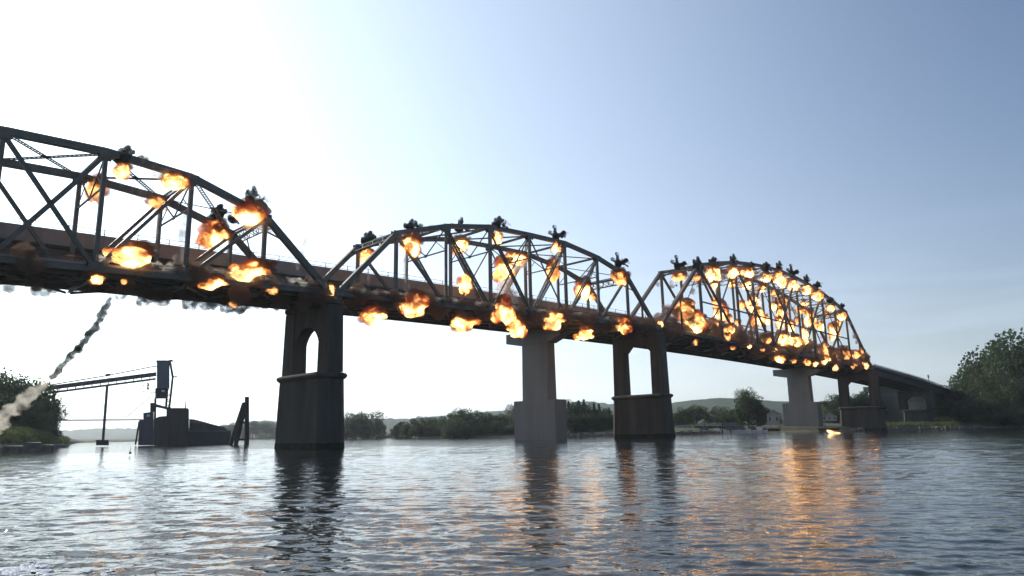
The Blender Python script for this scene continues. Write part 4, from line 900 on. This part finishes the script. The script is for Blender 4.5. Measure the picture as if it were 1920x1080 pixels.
# drifting smoke along the deck, one bank per span: shapeless
def bank(name, s0, s1, n, u0, u1, z0, z1, r0, r1, mt, lb, seed):
    g = random.Random(seed); b = []
    for i in range(n):
        s_ = s0+(s1-s0)*(i+g.random())/n; b.append((B(s_, g.uniform(u0, u1), zb(s_)+g.uniform(z0, z1)), g.uniform(r0, r1)))
    c = B((s0+s1)/2, 0, zb((s0+s1)/2)); me = fuse(name, [(p-c, r_) for p, r_ in b], max(.24 if s1-s0 < 40 else .3, r0*.45), mt, r0*.75, 1.3/r1)
    inst(name, me, c, None, label=lb, cat='smoke', kind='stuff')
bank('deck_smoke', -30, -1, 90, -5.0, 3.5, -1.4, 1.1, .6, 1.2, V['brown'], 'brown smoke rolling along the deck of the near left span', 1)
bank('deck_smoke', 1, L2, 110, -5.2, -3, -1.1, 1.0, .5, 1.0, V['brown'], 'brown smoke streak along the deck edge of the middle span', 2)
bank('deck_smoke', L2+2, SC-2, 230, -5.3, -.5, -.8, 3.8, .7, 1.4, V['brown_lit'], 'lumpy reddish brown smoke wall along the deck of the far span', 3)
bank('blown_dust', -24, -1, 110, -4.9, -4.1, .6, 1.1, .2, .4, V['pale'], 'thin pale dust streak just above the near deck edge of the left span', 4)
bank('blown_dust', 2, 50, 210, -4.9, -4.3, .5, .9, .2, .36, V['pale'], 'thin pale dust streak above the deck edge of the middle span', 5)
def plume(name, pts, mt, lb, u, seed, jit=.25, vox=.3, kind=None, n=26):
    g = random.Random(seed); b = []
    for i in range(n):
        q = i/(n-1)*(len(pts)-1); k = min(int(q), len(pts)-2); fr = q-k
        x, y, w_ = [pts[k][j]*(1-fr)+pts[k+1][j]*fr for j in range(3)]
        s_, z_ = su(x, y, u); P = B(s_, u, z_); r_ = w_/pxm(P)/2
        for j in range(2): b.append((P+Vector((g.gauss(0,1), g.gauss(0,1), g.gauss(0,1)))*r_*jit, r_*g.uniform(.62, 1.0)))
    c = b[0][0].copy(); me = fuse(name, [(p-c, r_) for p, r_ in b], vox, mt, vox*1.5, 2.0)
    inst(name, me, c, None, label=lb, cat='smoke')
plume('smoke_streak', [(244,300,12),(275,310,20),(305,325,26),(335,342,30),(352,350,20)], V['tan'], 'tan smoke haze hanging under the upper chord left of the hip post', -4.3, 31, .3, .16, n=26)
plume('smoke_streak', [(205,345,10),(235,352,16),(262,365,24),(290,378,26)], V['tan'], 'tan smoke haze along the rear chord of the left span', 4.2, 32, .3, .16, n=20)
plume('smoke_streak', [(430,378,14),(450,392,24),(475,412,34),(500,425,24)], V['tan'], 'tan smoke haze around the largest upper chord fireball of the left span', -4.3, 33, .3, .16, n=20)
plume('smoke_streak', [(372,405,14),(392,420,22),(420,440,26)], V['tan'], 'tan smoke haze around the rear fireball near the hip of the left span', 4.2, 34, .3, .16, n=16)
plume('smoke_streak', [(785,432,10),(810,428,14),(838,432,8)], V['grey'], 'grey wisp drifting right from the first chord fireball of the middle span', -4.3, 35, .3, .14, n=16)
plume('smoke_streak', [(985,490,14),(960,505,24),(945,520,26),(940,560,18)], V['tan'], 'tan smoke column joining the central fireballs of the middle span', 0, 36, .3, .16, n=24)
bank('underside_smoke', -32, -14, 13, 1.5, 4.4, -1.0, -.5, .3, .75, V['dark_brown'], 'dark smoke puffs bulging under the near left span', 6)
plume('smoke_trail', [(206,560,10),(196,582,12),(180,608,14),(165,630,13),(146,652,14),(128,674,12),(112,692,12),(98,706,13)], V['trail_dark'], 'dark grey smoke trail falling down to the left from the near span', -3, 11, .3, .14, n=34)
plume('smoke_trail', [(140,662,6),(118,688,11),(98,706,15),(80,722,18),(60,738,21),(38,756,24),(15,777,28),(-12,801,32),(-40,825,38)], V['trail_pale'], 'cream coloured lower end of the smoke trail at the left edge', -3.2, 12, .3, .25, n=36)
plume('smoke_column', [(345,395,8),(346,430,16),(343,460,20),(340,490,26),(335,512,30)], V['grey'], 'pale grey smoke column beside the vertical of the left span', -3.6, 13, .25, .14)
plume('smoke_column', [(300,395,6),(297,430,10),(292,470,14)], V['grey'], 'faint smoke streak falling from the rear chord of the left span', 3.6, 14, .25, .12, n=16)
plume('smoke_column', [(760,480,9),(761,510,11),(762,545,12)], V['grey'], 'straight pale smoke column below the first big fireball of the middle span', -3.7, 15, .1, .13, n=20)
plume('smoke_column', [(689,500,6),(691,525,8),(692,545,9)], V['grey'], 'short pale smoke streak at the rear end of the middle span', 4.0, 16, .1, .12, n=14)
plume('smoke_column', [(575,445,5),(570,470,9),(560,500,14)], V['grey'], 'small smoke wisp at the right end of the left span', -2, 17, .3, .12, n=14)
plume('smoke_column', [(960,520,12),(958,545,18),(965,560,20)], V['grey'], 'grey smoke haze below the big mid height fireball of the middle span', 0, 18, .3, .16, n=14)

def upper(i, H=[0, 6.8, 13.93, 15.6, 17.0, 17.9, 18.5, 18.75, 18.5, 17.9, 17.0, 15.6, 13.93, 6.8, 0]): return float(np.interp(i, range(15), H))
g9 = random.Random(21); bl = []
for i in range(190):
    q = g9.uniform(1.5, 12.9); s_ = L2+G/2+P3*q; bl.append((B(s_, g9.choice((-HU-.2, -HU-.2, HU))+g9.uniform(-.4, .5), zb(s_)+upper(q)-g9.uniform(.4, 3.2)), g9.uniform(.35, .8)))
c9 = B(L2+50, 0, 30); me = fuse('chord_smoke', [(p-c9, r_) for p, r_ in bl], .24, V['brown_thin'], .4, 1.2)
inst('chord_smoke', me, c9, None, label='thin brown smoke hanging around the arched upper chords of the far span', cat='smoke', kind='stuff')
def wz(x, y):
    rs, an, Z = WATER; return float(Z[min(len(rs)-1, int(np.searchsorted(rs, math.hypot(x, y+.6)))), int(np.clip((math.atan2(x, y+.6)-an[0])/(an[1]-an[0]), 0, len(an)-1))])
g9 = random.Random(8); vs = []; fs = []  # scattered white flakes paint in a streak of sun glint on the water
for i in range(2600):
    t_ = g9.random()**1.5; px_ = -120+t_*330+g9.gauss(0, 8); py_ = 1055+t_*27+g9.gauss(0, 7)*(1-t_*.5)
    if noise.noise(Vector((px_*.02, py_*.07, 3))) < -.05+t_*.25: continue
    q = ray(px_, py_); k_ = (CAMH-WZ)/-q.z; x, y = q.x*k_, q.y*k_; r_ = g9.uniform(.010, .045)*(1-.5*t_); b = len(vs); z = wz(x, y)
    for j in range(6): vs.append((x+r_*1.4*math.cos(j*1.047), y+r_*math.sin(j*1.047), z+.004))
    vs.append((x, y, z+.006+r_*.35)); fs += [(b+j, b+(j+1) % 6, b+6) for j in range(6)]
me = bpy.data.meshes.new('glint_flakes'); me.from_pydata(vs, [], fs); me.materials.append(M['glint_flakes']); o = bpy.data.objects.new('glint_flakes', me); COL.objects.link(o)
put(o, 'white flakes painting a sun glint on the water at the bottom left corner', 'glint_flakes', None, 'stuff')
bpy.data.scenes.remove(TMP)

# ------------------------------------------------------------------ air
mb = MB(); mb.box((0, 1500, 74), (9000, 7400, 156)); o = mb.build('haze', M['glass'], None, label='pale humid air over the river', cat='haze', kind='stuff')
hm_ = bpy.data.materials.new('river_haze'); hm_.use_nodes = True; t = hm_.node_tree; t.nodes.clear(); oo = t.nodes.new('ShaderNodeOutputMaterial'); vv = t.nodes.new('ShaderNodeVolumePrincipled')
vv.inputs['Color'].default_value = (.86, .94, 1, 1); vv.inputs['Density'].default_value = HAZE; vv.inputs['Anisotropy'].default_value = .35
t.links.new(vv.outputs[0], oo.inputs['Volume']); o.data.materials.clear(); o.data.materials.append(hm_)
